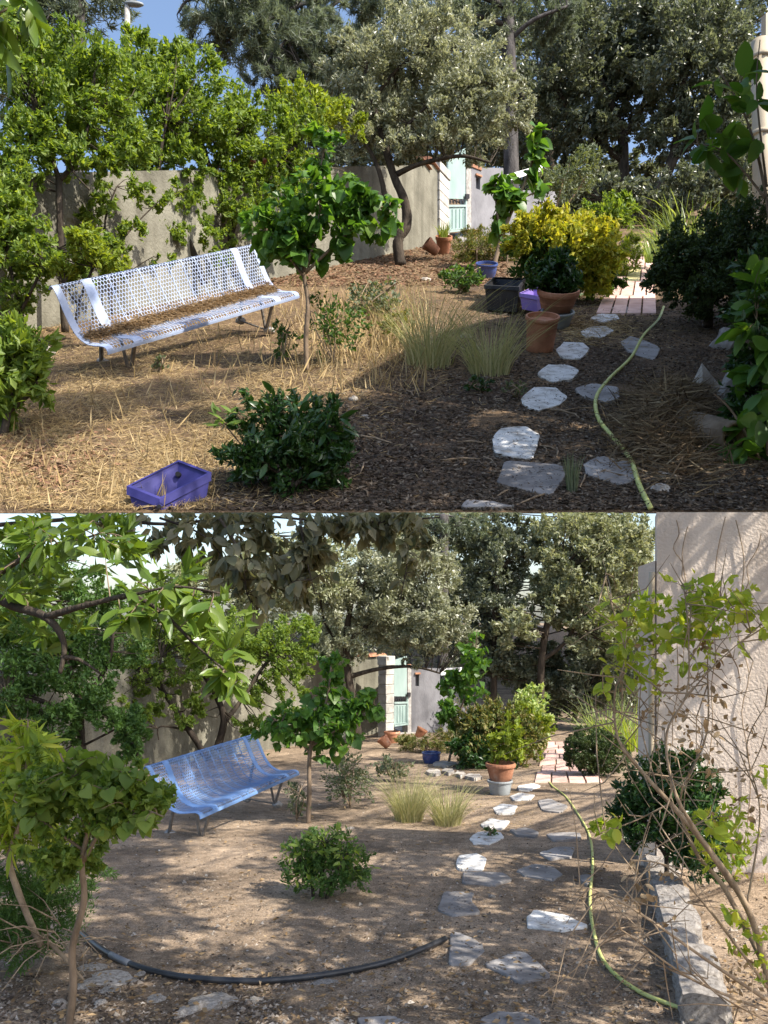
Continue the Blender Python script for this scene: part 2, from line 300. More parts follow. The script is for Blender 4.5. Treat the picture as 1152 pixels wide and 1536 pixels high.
def blobs_px(bl):                                 # (x, y, d, rx, ry, [depth factor, weight]) in photograph pixels
    out = []
    for b in bl:
        x, y, d, rx, ry = b[:5]; k = d / F; df = b[5] if len(b) > 5 else 1.0
        out.append((np.array(P(x, y, d)), np.array([rx * k, df * (rx + ry) * .5 * k, ry * k]), b[6] if len(b) > 6 else rx * ry))
    return out
def crown(name, parent, bl, n, leaf, mat, clumps=120, spread=0.16, keep=None, ratio=0.45, shell=2.4, upbias=0.35, droop=0.0, kind=None, fold=0.18):
    n = int(n * 1.6); leaf *= 0.80; clumps = int(clumps * 1.5); spread *= 0.88
    bl = blobs_px(bl); w = np.array([b[2] for b in bl], float); w /= w.sum()
    idx = RNG.choice(len(bl), clumps, p=w); dirs = unit(RNG.normal(size=(clumps, 3))); rr = RNG.random(clumps) ** (1 / shell)
    cen = np.array([b[0] for b in bl])[idx]; rad = np.array([b[1] for b in bl])[idx]
    cc = cen + dirs * rad * rr[:, None]
    sz = RNG.random(clumps) * 0.9 + 0.55
    k = RNG.choice(clumps, n, p=sz ** 2 / (sz ** 2).sum())
    sdir = unit(unit((cc - cen) / rad) * 0.8 + RNG.normal(size=(clumps, 3)) * 0.6 + np.array([0, 0, 0.35 - droop * .6]))
    slen = rad.mean(1) * spread * 3.4 * sz * (0.5 + RNG.random(clumps)); ssig = rad.mean(1) * spread * 0.85 * sz
    off = RNG.normal(size=(n, 3)); u_ = RNG.random(n) - .35
    pts = cc[k] + sdir[k] * (slen[k] * u_)[:, None] + off * (ssig[k] * (1.15 - .8 * np.clip(u_ + .35, 0, 1)))[:, None]
    out = sdir[k] * 0.9 + unit(off) * 0.55
    axis = out + RNG.normal(size=(n, 3)) * 0.7 + np.array([0, 0, -droop])
    nor = RNG.normal(size=(n, 3)) * 0.75 + np.array([0, 0, upbias]) + out * 0.4
    ln = leaf * (0.65 + 0.7 * RNG.random(n))
    o = leafcloud(name, pts, axis, nor, ln, ln * ratio * (0.8 + 0.4 * RNG.random(n)), mat, parent, fold, keep)
    if kind: o['kind'] = kind
    return o, cc
def skeleton(paths):
    pts = []
    for pa in paths:
        c = curve([P(*q[:3]) for q in pa], 5); pts += c[len(c) // 3:]
    return np.array([tuple(p) for p in pts])
def branches(mb, skel, targets, r0, keep=None, n=4):
    for t in targets:
        dd = np.linalg.norm(skel - t, axis=1); a = skel[dd.argmin()]
        mid = (a + t) / 2 + RNG.normal(size=3) * dd.min() * 0.1
        c = curve([a, mid, t], 3)
        if keep is not None:
            ok = keep(np.array([tuple(p) for p in c]))
            c = [p for p, q in zip(c, ok) if q]
            if len(c) < 2: continue
        mb.tube(c, [r0 * (1 - .75 * i / (len(c) - 1)) for i in range(len(c))], n, cap=False)
def woods(parent, paths, bark, keep=None, n=8, wob=0.0):
    trunk = None
    for i, pa in enumerate(paths):
        pts = [P(*q[:3]) for q in pa]; rd = [q[3] * q[2] / F for q in pa]
        c = curve(pts, 6); rr = np.interp(np.linspace(0, len(rd) - 1, len(c)), range(len(rd)), rd)
        mb = MB(); 
        rr = [r * (1 + wob * (random.random() - .5)) for r in rr]
        mb.tube(c, rr, n); o = mb.build('trunk' if i == 0 else 'branch', bark, parent if i == 0 else trunk, True)
        if i == 0: trunk = o
def tree(name, label, paths, bl, n, leaf, lmat, bark, cat='tree', clumps=120, keep=None, group=None, twigs=60, twig_px=1.5, crowns=None, cname='crown', **kw):
    b0 = P(*paths[0][0][:3]); t = thing(name, label, cat, b0, group)
    woods(t, paths, bark, wob=0.12)
    o, cc = crown(cname, t, bl, n, leaf, lmat, clumps, keep=keep, **kw)
    if crowns:
        for (bl2, n2, leaf2, m2, cl2) in crowns: crown(cname, t, bl2, n2, leaf2, m2, cl2, keep=keep, **kw)
    if twigs:
        mb = MB(); d = paths[0][0][2]
        branches(mb, skeleton(paths), cc[:twigs], twig_px * d / F, keep); mb.build('twigs', bark, t)['kind'] = 'stuff'
    return t

# single leaves, for things whose leaves can be told apart
def leaf_shape(kind):
    if kind == 'heart': o = [(0, 0), (.30, -.10), (.50, .12), (.46, .42), (.27, .72), (0, 1.0)]
    elif kind == 'lance': o = [(0, 0), (.09, .12), (.165, .38), (.16, .62), (.08, .86), (0, 1.0)]
    elif kind == 'willow': o = [(0, 0), (.05, .12), (.085, .38), (.08, .62), (.04, .86), (0, 1.0)]
    else: o = [(0, 0), (.16, .10), (.28, .36), (.26, .64), (.13, .88), (0, 1.0)]
    v = []; f = []
    n = len(o)
    for x, y in o: v.append((0, y, -0.10 * (y - .4) ** 2 * 2))                       # midrib
    for s_ in (1, -1):
        for x, y in o: v.append((s_ * x, y, 0.22 * x - 0.16 * (y - .4) ** 2))
    for j in range(n - 1):
        f.append((j, n + j, n + j + 1, j + 1) if j not in (0, n - 2) else ((0, n + 1, 1) if j == 0 else (j, n + j, j + 1)))
        f.append((j, j + 1, 2 * n + j + 1, 2 * n + j) if j not in (0, n - 2) else ((0, 1, 2 * n + 1) if j == 0 else (j, j + 1, 2 * n + j)))
    me = bpy.data.meshes.new('leaf_' + kind); me.from_pydata(v, [], f)
    me.polygons.foreach_set('use_smooth', np.ones(len(me.polygons), bool)); me.update(); return me
def leafmesh(kind, mat):
    me = leaf_shape(kind); me.materials.append(mat); return me
def place_leaf(me, parent, p, axis, nor, size, keep=None, name='leaf'):
    y = Vector(axis).normalized(); x = y.cross(Vector(nor))
    if x.length < 1e-3: x = y.cross(Vector((1, 0.2, 0)))
    x.normalize(); z = x.cross(y)
    m = Matrix.Translation(p) @ Matrix((x, y, z)).transposed().to_4x4() @ Matrix.Scale(size, 4)
    if keep is not None:
        e = np.array([tuple(m @ Vector(q)) for q in ((0, 0, 0), (0, 1, 0), (.5, .3, 0), (-.5, .3, 0))])
        if not keep(e).all(): return None
    return link(name, me, parent, None, m)
def leafy(parent, me, paths, bl, ntw, per, size, bark, tw_px=1.0, keep=None, hang=0.5, spread=0.6, twname='twigs', maxleaf=300, frac=0.3):
    bl = blobs_px(bl); w = np.array([b[2] for b in bl], float); w /= w.sum(); sk = skeleton(paths); mb = MB(); cnt = 0
    dmean = paths[0][0][2]
    for i in range(ntw):
        b = bl[RNG.choice(len(bl), p=w)]; dr = unit(RNG.normal(size=(1, 3)))[0]
        t = b[0] + dr * b[1] * RNG.random() ** .4
        dd = np.linalg.norm(sk - t, axis=1); a = sk[dd.argmin()]
        mid = (a + t) / 2 + np.array([0, 0, 0.12 * dd.min()]) + RNG.normal(size=3) * dd.min() * .08
        c = curve([a, mid, t], 6)
        if keep is not None:
            ok = keep(np.array([tuple(p) for p in c])); c = [p for p, q in zip(c, ok) if q]
        if len(c) < 3: continue
        r = tw_px * dmean / F
        mb.tube(c, [r * (1 - .7 * k / (len(c) - 1)) for k in range(len(c))], 4, cap=False)
        for j in range(per):
            if cnt >= maxleaf: break
            u = frac + (1 - frac) * (j + .5) / per; q = u * (len(c) - 1); k = int(min(q, len(c) - 2))
            p = c[k].lerp(c[k + 1], q - k); tg = (c[k + 1] - c[k]).normalized()
            sd = Vector(RNG.normal(size=3)); sd = (sd - tg * sd.dot(tg)).normalized()
            ax = tg * (1 - spread) + sd * spread + Vector((0, 0, -hang))
            nr = Vector(RNG.normal(size=3)) * .5 + Vector((0, -.25, .8)) * (1 - .5 * hang) + Vector((0, -.5 * hang, 0))
            if place_leaf(me, parent, p, ax, nr, size * (0.65 + .6 * random.random()), keep): cnt += 1
    mb.build(twname, bark, parent)['kind'] = 'stuff'; return cnt

# ------------------------------------------------------------------ ground
def ground_sheet(name, ds, xs_of, zf, amp, freq, mat, fade):
    v = []; f = []; nx = 110
    for d in ds:
        x0, x1 = xs_of(d)
        for j in range(nx):
            x = x0 + (x1 - x0) * j / (nx - 1)
            h = noise.fractal(Vector((x * freq, d * freq, 3.1)), 1.0, 2.0, 4) * amp * fade(d)
            v.append((x, d, zf(d) + h))
    for i in range(len(ds) - 1):
        for j in range(nx - 1):
            a = i * nx + j; f.append((a, a + 1, a + nx + 1, a + nx))
    o = link(name, npmesh(name, np.array(v), np.array(f), True), None, mat); o['kind'] = 'structure'; return o
def zl(d): return L.z(min(d, 26.0))
dsl = list(np.geomspace(1.2, 26, 150)) + [27, 30, 40, 60, 100, 200, 400, 900]
ground_sheet('ground', dsl, lambda d: (-0.75 * d - 4, 0.75 * d + 4), zl, 0.022, 2.8, M['soilL'], lambda d: 1 if d < 26 else 0)
dsu = list(np.geomspace(28.0, 420, 190)); dsu = [27.999] + dsu
ground_sheet('hillside', dsu, lambda d: (-0.62 * d - 6, 0.62 * d + 6), lambda d: U.z(d) - (.05 if d < 28 else 0), 0.16, 0.35, M['soilU'], lambda d: min(1, max(0, (d - 28.4) / 4)))

# ------------------------------------------------------------------ large structure: walls, gates, houses
def wall(name, label, cat, a, b, za, zb, bot, thick, mat, parent=None, bevel=0.0):
    """a vertical slab from plan point a to b, tops za/zb, thickness away from the camera side"""
    a = Vector((a[0], a[1], 0)); b = Vector((b[0], b[1], 0)); t = (b - a).normalized(); n = Vector((-t.y, t.x, 0)) * thick
    mb = MB(); q = [a, b, b + n, a + n]; za_ = [za, zb, zb, za]; bo = bot if hasattr(bot, '__len__') else (bot, bot)
    bo = [bo[0], bo[1], bo[1], bo[0]]
    mb.prism([Vector((p.x, p.y, z)) for p, z in zip(q, bo)], [Vector((p.x, p.y, z)) for p, z in zip(q, za_)])
    o = mb.build(name, mat, parent, bevel=bevel)
    if cat: tag(o, label, cat)
    return o
def coping(parent, a, b, za, zb, n, mat, s, skip=()):
    a = Vector((a[0], a[1], za)); b = Vector((b[0], b[1], zb)); t = (b - a); u = Vector((t.x, t.y, 0)).normalized(); nn = Vector((-u.y, u.x, 0))
    for i in range(n):
        if i in skip: continue
        p = a + t * ((i + .5) / n); h = t.length / n * .47
        mb = MB(); k = 6; arc = []
        for j in range(k + 1):
            th = math.pi * j / k; arc.append((math.cos(th), math.sin(th)))
        bot = []; top = []
        for e in (-1, 1):
            for (cx_, sz_) in arc: bot.append(p + u * h * e + nn * (0.12 * s + cx_ * 0.19 * s) + Vector((0, 0, 0.004 * s + sz_ * 0.09 * s)))
        v = bot; f = [(j, j + 1, k + 1 + j + 1, k + 1 + j) for j in range(k)] + [tuple(range(k + 1)), tuple(range(2 * k + 1, k, -1)), (0, k + 1, 2 * k + 1, k)]
        mb.add(v, f); o = mb.build('coping_tile', mat, parent)
        o.rotation_euler = (0, 0, 0)

def garden_wall(G, key, label, xa, ra, xb, rb, ta, tb, skip, ncop):
    pa, pb = G.g(xa, ra), G.g(xb, rb); s = G.S
    za, zb = P(xa, ta, pa.y).z, P(xb, tb, pb.y).z
    t = thing('garden_wall', label, 'wall', (pa + pb) / 2)
    wall('plaster_face', None, None, pa, pb, za, zb, (pa.z - .3 * s, pb.z - .3 * s), 0.24 * s, M['plaster' + key], t)
    coping(t, pa, pb, za, zb, ncop, M['roof' + key], s, skip)
    return t, pa, pb
garden_wall(U, 'U', 'long beige plaster wall behind the sunlit bench in the upper garden', -60, 520, 656, 366, 262, 247, set(range(0, 10)) | set(range(12, 24)), 26)
garden_wall(L, 'L', 'long grey-beige plaster wall behind the blue bench in the lower garden', -40, 1190, 577, 1099, 1016, 984, set(range(0, 22)), 24)

def gate_group(G, key, where, x, rows, base, d):
    """pillar, door, second pillar, grey wall with niche, white rail; x: pillar left, pillar right, door right, pillar right, wall right, wall2 right"""
    s = G.S
    dd = d
    def pt(px, dep): return Vector(((px - CX) / F * dep, dep, 0))
    # stone pillar built of blocks
    pa, pb = pt(x[0], dd[0]), pt(x[1], dd[1]); zt = P(0, rows[0], dd[0]).z; zb = G.z(dd[0]) - .1 * s
    t = thing('gate_pillar', 'white stone block pillar at the left of the mint gate, ' + where, 'pillar', (pa.x, pa.y, G.z(dd[0])))
    u = (pb - pa).normalized(); w = (pb - pa).length; n = Vector((-u.y, u.x, 0)); nb = 9; h = (zt - zb) / nb
    for i in range(nb):
        mb = MB(); k = 0.5 if i < nb - 1 else 0.56; jx = (random.random() - .5) * .03 * w
        c = (pa + pb) / 2 + n * w * .4 + Vector((jx, jx, zb + (i + .5) * h))
        mb.box(c, u * w * k, n * w * .5 * k * 2, Vector((0, 0, h * .475))); mb.build('block', M['quoin' + key], t, bevel=.012 * s)
    mb = MB(); mb.box((pa + pb) / 2 + n * w * .4 + Vector((0, 0, (zb + zt) / 2)), u * w * .46, n * w * .44, Vector((0, 0, (zt - zb) / 2 - .02 * s))); mb.build('mortar_core', M['concrete' + key], t)
    # door
    a, b = pt(x[1] + .5, dd[1]), pt(x[2], dd[2]); z0 = G.z(dd[1]); zt = P(0, rows[1], dd[1]).z; ztr = P(0, rows[2], dd[2]).z
    z1l, z1r = P(0, base + 3, dd[1]).z, P(0, base, dd[2]).z
    u = (b - a); wv = u.copy(); u = u.normalized(); n = Vector((-u.y, u.x, 0)); hl, hr = zt - z1l, ztr - z1r
    t = thing('garden_gate', 'mint green metal gate with a scrolled iron band, ' + where, 'gate', ((a + b) / 2).to_tuple()[:2] + ((z1l + z1r) / 2,))
    def zg(f_, g_, top=False): return z1l + (z1r - z1l) * f_ + ((hl + (hr - hl) * f_) if top else hl) * g_
    def panel(name, f0, f1, g0, g1, off, mat, top=False, par=None):
        p0 = a + wv * f0; p1 = a + wv * f1; mb = MB(); th = .04 * s
        bo = [p0 - n * off, p1 - n * off, p1 - n * off + n * th, p0 - n * off + n * th]; fs = [f0, f1, f1, f0]
        mb.prism([Vector((q.x, q.y, zg(f_, g0))) for q, f_ in zip(bo, fs)], [Vector((q.x, q.y, zg(f_, g1, top))) for q, f_ in zip(bo, fs)])
        return mb.build(name, mat, par or t)
    panel('upper_panel', 0.03, .97, .46, 1.0, 0.0, M['mint' + key], True)
    low_ = panel('lower_panel', 0.03, .90, .03, .34, 0.0, M['mint' + key])
    mid_ = panel('middle_rail', 0, .93, .345, .375, .03 * s, M['mint' + key])
    panel('bottom_rail', 0, .93, .0, .025, .03 * s, M['mint' + key])
    sti_ = panel('stile', .93, 1.0, -.01, .47, .032 * s, M['mint' + key])
    panel('lock_box', .84, 1.04, .455, .525, .08 * s, M['black' + key], par=sti_)
    for i in range(5):                     # scrolls in the open band
        f_ = .12 + .17 * i; c = a + wv * f_; pts = []
        for j in range(13):
            th = j / 12 * 3.6 * math.pi; r = .055 * s * (1 - .055 * j)
            q = c + u * r * math.cos(th); pts.append(Vector((q.x, q.y, zg(f_, .418) + r * 1.15 * math.sin(th))))
        mb = MB(); mb.tube(pts, .011 * s, 5); mb.build('scroll', M['black' + key], mid_, True)
    for i in range(4):
        f_ = .2 + .2 * i; p0 = a + wv * f_ - n * .012 * s; mb = MB(); mb.box(Vector((p0.x, p0.y, zg(f_, .18))), u * .006 * s, n * .02 * s, Vector((0, 0, hl * .13))); mb.build('panel_seam', M['mint' + key], low_)
    # grey pillar and wall with a niche
    a, b = pt(x[2] + .5, dd[2]), pt(x[3], dd[3])
    t = thing('boundary_wall', 'grey rendered wall with a small niche right of the mint gate, ' + where, 'wall', (a.x, a.y, G.z(dd[2])))
    zt = P(0, rows[3], dd[2]).z
    wall('end_post', None, None, a, b, zt, zt, (G.z(dd[2]) - .3 * s,) * 2, .2 * s, M['concrete' + key], t)
    c = pt(x[4], dd[4]); zt2 = P(0, rows[4], dd[4]).z
    # wall in pieces round the niche
    wv = c - b; zb = G.z(dd[4]) - .3 * s; zt = P(0, rows[3] + 2, dd[3]).z
    f0, f1 = .14, .27; H_ = zt - G.z(dd[3]); nz0, nz1 = zt - H_ * .28, zt - H_ * .10
    def seg(nm, g0, g1, y0, y1, thick=.2 * s, push=0.0, mat=None):
        p0 = b + wv * g0; p1 = b + wv * g1; n_ = Vector((-wv.y, wv.x, 0)).normalized() * push
        tp = lambda g: (zt + (zt2 - zt) * g) if y1 is None else y1
        return wall(nm, None, None, p0 + n_, p1 + n_, tp(g0), tp(g1), y0, thick, mat or M['greywall' + key], t)
    seg('render', 0.004, f0, zb, None); seg('render', f1, 1, zb, None); seg('render', f0, f1, zb, nz0); seg('render', f0, f1, nz1, None)
    seg('niche_back', f0, f1, nz0, nz1, .06 * s, .12 * s)
    seg('niche_tile', f0 - .02, f1 + .03, nz1 + .005 * s, nz1 + .05 * s, .12 * s, -.05 * s, M['roof' + key])
    seg('coping_tile', -.05, .3, zt + .004 * s, zt + .09 * s, .26 * s, -.03 * s, M['roof' + key])
    # lower run of wall with white rail above
    e = pt(x[5], dd[5]); zt3 = P(0, rows[5], dd[4]).z; zt4 = P(0, rows[5] + 3, dd[5]).z
    wall('low_render', None, None, c + wv.normalized() * .01 * s, e, zt3, zt4, (zb, G.z(dd[5]) - .3 * s), .2 * s, M['greywall' + key], t)
    t2 = thing('white_rail', 'white painted rail over the low grey wall, ' + where, 'rail', (c.x, c.y, zt3))
    za, zb_ = P(0, rows[6], dd[4]).z, P(0, rows[6] - 3, dd[5]).z; k = .09 * s
    m_ = c.lerp(e, .72); v_ = (m_ - c); mb = MB()
    n_ = Vector((-v_.y, v_.x, 0)).normalized() * .06 * s
    q0, q1 = c + v_ * .05, m_
    mb.prism([Vector((q0.x, q0.y, za - k)), Vector((q1.x, q1.y, zb_ - k)), Vector((q1.x, q1.y, zb_ - k)) + n_, Vector((q0.x, q0.y, za - k)) + n_],
             [Vector((q0.x, q0.y, za + k)), Vector((q1.x, q1.y, zb_ + k)), Vector((q1.x, q1.y, zb_ + k)) + n_, Vector((q0.x, q0.y, za + k)) + n_])
    mb.build('board', M['rail' + key], t2)
    for g in (.08, .5, .95):
        q = c + v_ * g + n_ * 1.8; mb = MB(); mb.box(Vector((q.x, q.y, (zt3 + za) / 2 - .1 * s)), Vector((.03 * s, 0, 0)), Vector((0, .03 * s, 0)), Vector((0, 0, (za - zt3) / 2 + .1 * s))); mb.build('post', M['rail' + key], t2)
gate_group(U, 'U', 'upper garden', (657, 671, 699, 707, 755, 835), (243, 238, 222, 249, 252, 284, 266), 346, (132, 135, 145, 146, 150, 160))
gate_group(L, 'L', 'lower garden', (578, 590, 611, 617, 660, 705), (984, 991, 984, 1000, 1003, 1028, 1008), 1087, (21.2, 21.4, 23.0, 23.1, 23.4, 24.3))

# doorstep slabs in front of the gates
def slab(G, name, label, cat, px, th, mat, group=None, parent=None, up=None, bevel=0.0, lift=0.0, jig=0.0):
    up = up or (NU if G is U else NL); v = [G.g(x, y) + up * lift for x, y in px]
    c = sum(v, Vector()) / len(v)
    bot = [p - up * th * .6 for p in v]; top = [c + (p - c) * .97 + up * (th * .4 + jig * (random.random() - .5)) for p in v]
    # orientation: counter-clockwise seen from above
    ar = sum(v[i].x * v[(i + 1) % len(v)].y - v[(i + 1) % len(v)].x * v[i].y for i in range(len(v)))
    if ar < 0: bot.reverse(); top.reverse()
    mb = MB(); mb.prism(bot, top); o = mb.build(name, mat, parent, bevel=bevel)
    if label: tag(o, label, cat, group)
    return o
slab(U, 'doorstep', 'pale stone doorstep slab before the mint gate, upper garden', 'doorstep', [(682, 352), (700, 347), (720, 352), (716, 362), (690, 363)], .08 * S, M['slateU'])
slab(L, 'doorstep', 'pale stone doorstep slab before the mint gate, lower garden', 'doorstep', [(590, 1092), (608, 1088), (632, 1092), (628, 1100), (600, 1101)], .08, M['slateL'])

# house right of the upper garden, out of frame but for its corner; its eaves draw the shade edge across the ground
def eave(px, row):
    B = U.g(px, row); lo = 0.0
    for i in range(4000):
        q = B + SUN * (i * .05)
        if q.x > .468 * q.y + 1.0: return q
EV = [eave(545, 585), eave(690, 500), eave(880, 452)]
t = thing('house', 'beige house corner at the right edge of the upper garden', 'house', (EV[1].x, EV[1].y, U.z(EV[1].y)))
foot = [Vector((p.x, p.y, U.z(p.y) - 2)) for p in EV] + [Vector((EV[-1].x + 24, EV[-1].y, U.z(EV[-1].y) - 2)), Vector((EV[0].x + 32, EV[0].y, U.z(EV[0].y) - 2))]
tops = list(EV) + [EV[-1] + Vector((24, 0, 4)), EV[0] + Vector((32, 0, 6))]
mb = MB(); mb.prism(foot, tops); mb.build('wall', M['housewallU'], t)
q = [p + Vector((-.4, 0, .05)) for p in tops]; mb = MB(); mb.prism(q, [p + Vector((0, 0, 1.2)) for p in q]); mb.build('roof', M['roofU'], t)
pp = [P(1143, 395, 80), P(1143, 250, 80), P(1141, 62, 80)]
mb = MB(); mb.tube(pp, [.85, .85, .85], 14); mb.build('downpipe', M['creamU'], t, True)
for r in (330, 205, 90):
    mb = MB(); mb.tube([P(1142, r, 80), P(1142, r - 6, 80)], 1.0, 14); mb.build('pipe_collar', M['creamU'], t, True)
wall('corner_strip', None, None, (P(1149, 0, 82).x, 82), (P(1215, 0, 84).x, 84), P(0, 20, 82).z, P(0, -30, 84).z, U.z(82) - 2, .6, M['creamU'], t)

# unseen tree added to shade the upper garden's front, crown set along sun rays
t = thing('added_shade_tree', 'unseen dense tree beside the upper house, added to shade the front of its garden', 'tree', (17.5, 21, -1.0))
tp = [(17.5, 21, -1.6), (17.3, 21, 7), (16.8, 20.8, 18), (16.5, 22, 32), (15.5, 24, 46)]; c_ = curve(tp, 6); mb = MB(); mb.tube(c_, list(np.linspace(.9, .25, len(c_))), 12); mb.build('trunk', M['barkU'], t, True)
cc = []; sv = np.array(SUN); dd = 27.2
while dd < 46:
    row = U.row(dd); xx = -8.0
    while xx < 17:
        px = CX + F * xx / dd; edge = 300 + (766 - row) * 1.32
        if px > edge + RNG.normal() * 12 and dd < 31 + max(0, (15.5 - xx)) * .624 + 2:
            T = np.array([xx, dd, U.z(dd)]) + RNG.normal(size=3) * .3; tt = (.53 * T[1] + 1.5 - T[0]) / (sv[0] - .53 * sv[1])
            if tt > 0: cc.append(T + sv * (tt + 2.5 * RNG.random()))
        xx += .95
    dd += .95
for (px, row, rx, ry, m_) in ((110, 610, 90, 22, 34), (240, 590, 70, 14, 20), (60, 650, 60, 16, 14), (300, 625, 50, 12, 10), (170, 555, 60, 10, 10), (60, 560, 50, 20, 12), (330, 560, 40, 8, 5)):
    for _ in range(m_):
        T = np.array(U.g(px + RNG.normal() * rx * .5, row + RNG.normal() * ry * .5)); cc.append(T + sv * ((.53 * T[1] + 1.5 - T[0]) / (sv[0] - .53 * sv[1]) + 3 * RNG.random()))
cc = np.array(cc); n = len(cc) * 110; k = np.repeat(np.arange(len(cc)), 110); o_ = RNG.normal(size=(n, 3)) * .5; ll = .42 * (.6 + .8 * RNG.random(n))
leafcloud('crown', cc[k] + o_, o_ + RNG.normal(size=(n, 3)) * .2, RNG.normal(size=(n, 3)) + np.array([0, 0, .4]), ll, ll * .55, M['lf_oak'], t, .15)
mb = MB(); branches(mb, np.array([tuple(p) for p in c_])[8:], cc[::14], .12); mb.build('branch', M['barkU'], t)['kind'] = 'stuff'

# house wall on the right of the lower garden
def sight(d): return CZ + (HZ - 768.4) / F * d
a2 = Vector(((985 - CX) / F * 6.9, 6.9, 0)); b = a2 + Vector((.965, -.262, 0)) * 3.2
t = thing('house', 'tall pale stucco house wall along the right of the lower garden', 'house', (a2.x, a2.y, L.z(a2.y)))
wall('stucco_wall', None, None, a2, b, sight(a2.y), sight(b.y), (L.z(a2.y) - .4, L.z(b.y) - .4), .35, M['housewallL'], t)
wall('corner_pilaster', None, None, Vector(((957 - CX) / F * 7.02, 7.02, 0)), a2 + Vector((-.004, .03, 0)), P(0, 850, 7.0).z, P(0, 842, 7.0).z, L.z(7.0) - .4, .3, M['housewallL'], t)
pp = [P(977, 1240, 6.86), P(977, 950, 6.86), P(978, 858, 6.86)]
mb = MB(); mb.tube(curve(pp, 4), .022, 10); mb.build('downpipe', M['creamL'], t, True)
# a few dry creeper stems on the stucco
mb = MB()
for x0, y0, x1, y1 in ((1060, 1180, 1085, 775), (1010, 1120, 1030, 790), (1120, 1240, 1110, 780), (1075, 1000, 1140, 800), (1035, 950, 1012, 780)):
    pts = []
    for k in range(9):
        f_ = k / 8; x = x0 + (x1 - x0) * f_ + random.uniform(-9, 9); y = y0 + (y1 - y0) * f_; ux = (x - CX) / F
        tt = (a2.x - ux * a2.y) / (ux * (b.y - a2.y) - (b.x - a2.x)); dd = a2.y + tt * (b.y - a2.y)
        pts.append(P(x, max(y, 772), dd - .02))
    mb.tube(curve(pts, 3), .004, 5, cap=False)
tag(mb.build('creeper_stems', M['twigdryL']), 'thin dry creeper stems climbing the pale stucco house wall', 'creeper')

# paved terraces
def terrace(G, key, rows, xl, xr, label, yellow=None):
    t = thing('paved_terrace', label, 'paving', G.g((xl[0] + xr[0]) / 2, rows[0]))
    nr = len(rows) - 1
    for i in range(nr):
        r0, r1 = rows[i], rows[i + 1]; n = 3 + (i < 2)
        for j in range(n):
            off = (i % 2) * .25 / n
            def ex(row, f_): k = (row - rows[0]) / (rows[-1] - rows[0]); return xl[0] + (xl[1] - xl[0]) * k + f_ * ((xr[0] + (xr[1] - xr[0]) * k) - (xl[0] + (xl[1] - xl[0]) * k))
            f0, f1 = max(0, j / n + off) + .012, min(1, (j + 1) / n + off) - .012; g = (r1 - r0) * .03
            mat = M['yellowtile'] if yellow and (i, j) in yellow else M['tile' + key]
            slab(G, 'tile', None, None, [(ex(r1 + g, f0), r1 + g), (ex(r1 + g, f1), r1 + g), (ex(r0 - g, f1), r0 - g), (ex(r0 - g, f0), r0 - g)], .06 * G.S, mat, parent=t, jig=.004 * G.S)
    return t
terrace(U, 'U', [472, 446, 424, 406, 392, 381, 372, 364], (893, 940), (985, 980), 'pink tiled path beyond the stepping stones, upper garden', {(2, 1)})
terrace(L, 'L', [1174, 1160, 1149, 1140, 1132, 1125, 1119, 1114], (801, 818), (905, 862), 'pink tiled path beyond the stepping stones, lower garden')

# low whitewashed border kerb on the right of the lower garden
kp = [(955, 1262), (968, 1300), (982, 1360), (1000, 1430), (1018, 1500), (1026, 1536)]
t = thing('border_kerb', 'low kerb of rough whitish stones beside the rose bush, lower garden', 'kerb', L.g(985, 1380))
pth = curve([L.g(x, y) for x, y in kp], 12); acc_ = 0
stn = [pth[0]]
for p in pth[1:]:
    if (p - stn[-1]).length > .30 + .16 * random.random(): stn.append(p)
stn.append(pth[-1])
for a_, b_ in zip(stn[:-1], stn[1:]):
    tg = (b_ - a_); ln_ = tg.length; tg.normalize(); n_ = Vector((-tg.y, tg.x, 0)).normalized(); n_ = n_ if n_.x > 0 else -n_
    w_ = .15 + .06 * random.random(); h_ = .07 + .04 * random.random()
    bm = bmesh.new(); bmesh.ops.create_cube(bm, size=2); bmesh.ops.subdivide_edges(bm, edges=bm.edges[:], cuts=4, use_grid_fill=True)
    sd_ = Vector((random.random() * 20, random.random() * 20, 0))
    for q in bm.verts:
        c_ = q.co.copy(); r_ = (c_.length / 1.25); q.co = c_ / max(1.0, r_ ** .55)
        q.co *= 1 + .16 * noise.fractal(c_ * 1.3 + sd_, 1, 2, 3)
    me = bpy.data.meshes.new('stone'); bm.to_mesh(me); bm.free()
    m_ = Matrix.Translation((a_ + b_) / 2 + n_ * w_ * .5 + Vector((0, 0, h_ * .35))) @ Matrix((tg, n_, Vector((0, 0, 1)))).transposed().to_4x4() @ Matrix.Diagonal((ln_ * .52, w_ * .55, h_, 1))
    link('stone', me, t, M['kerbL'], m_)
t = thing('pole_bundle', 'dark teal plastic canes lying on the whitewashed kerb', 'canes', L.g(985, 1285))
for i in range(4):
    a_ = P(966 + 5 * i, 1272 - i, 8.1) ; b_ = P(1000 + 7 * i, 1318 - 2 * i, 7.0)
    mb = MB(); mb.tube([a_, a_.lerp(b_, .5) + Vector((0, 0, .01)), b_], .014, 8); mb.build('cane', M['teal'], t, True)

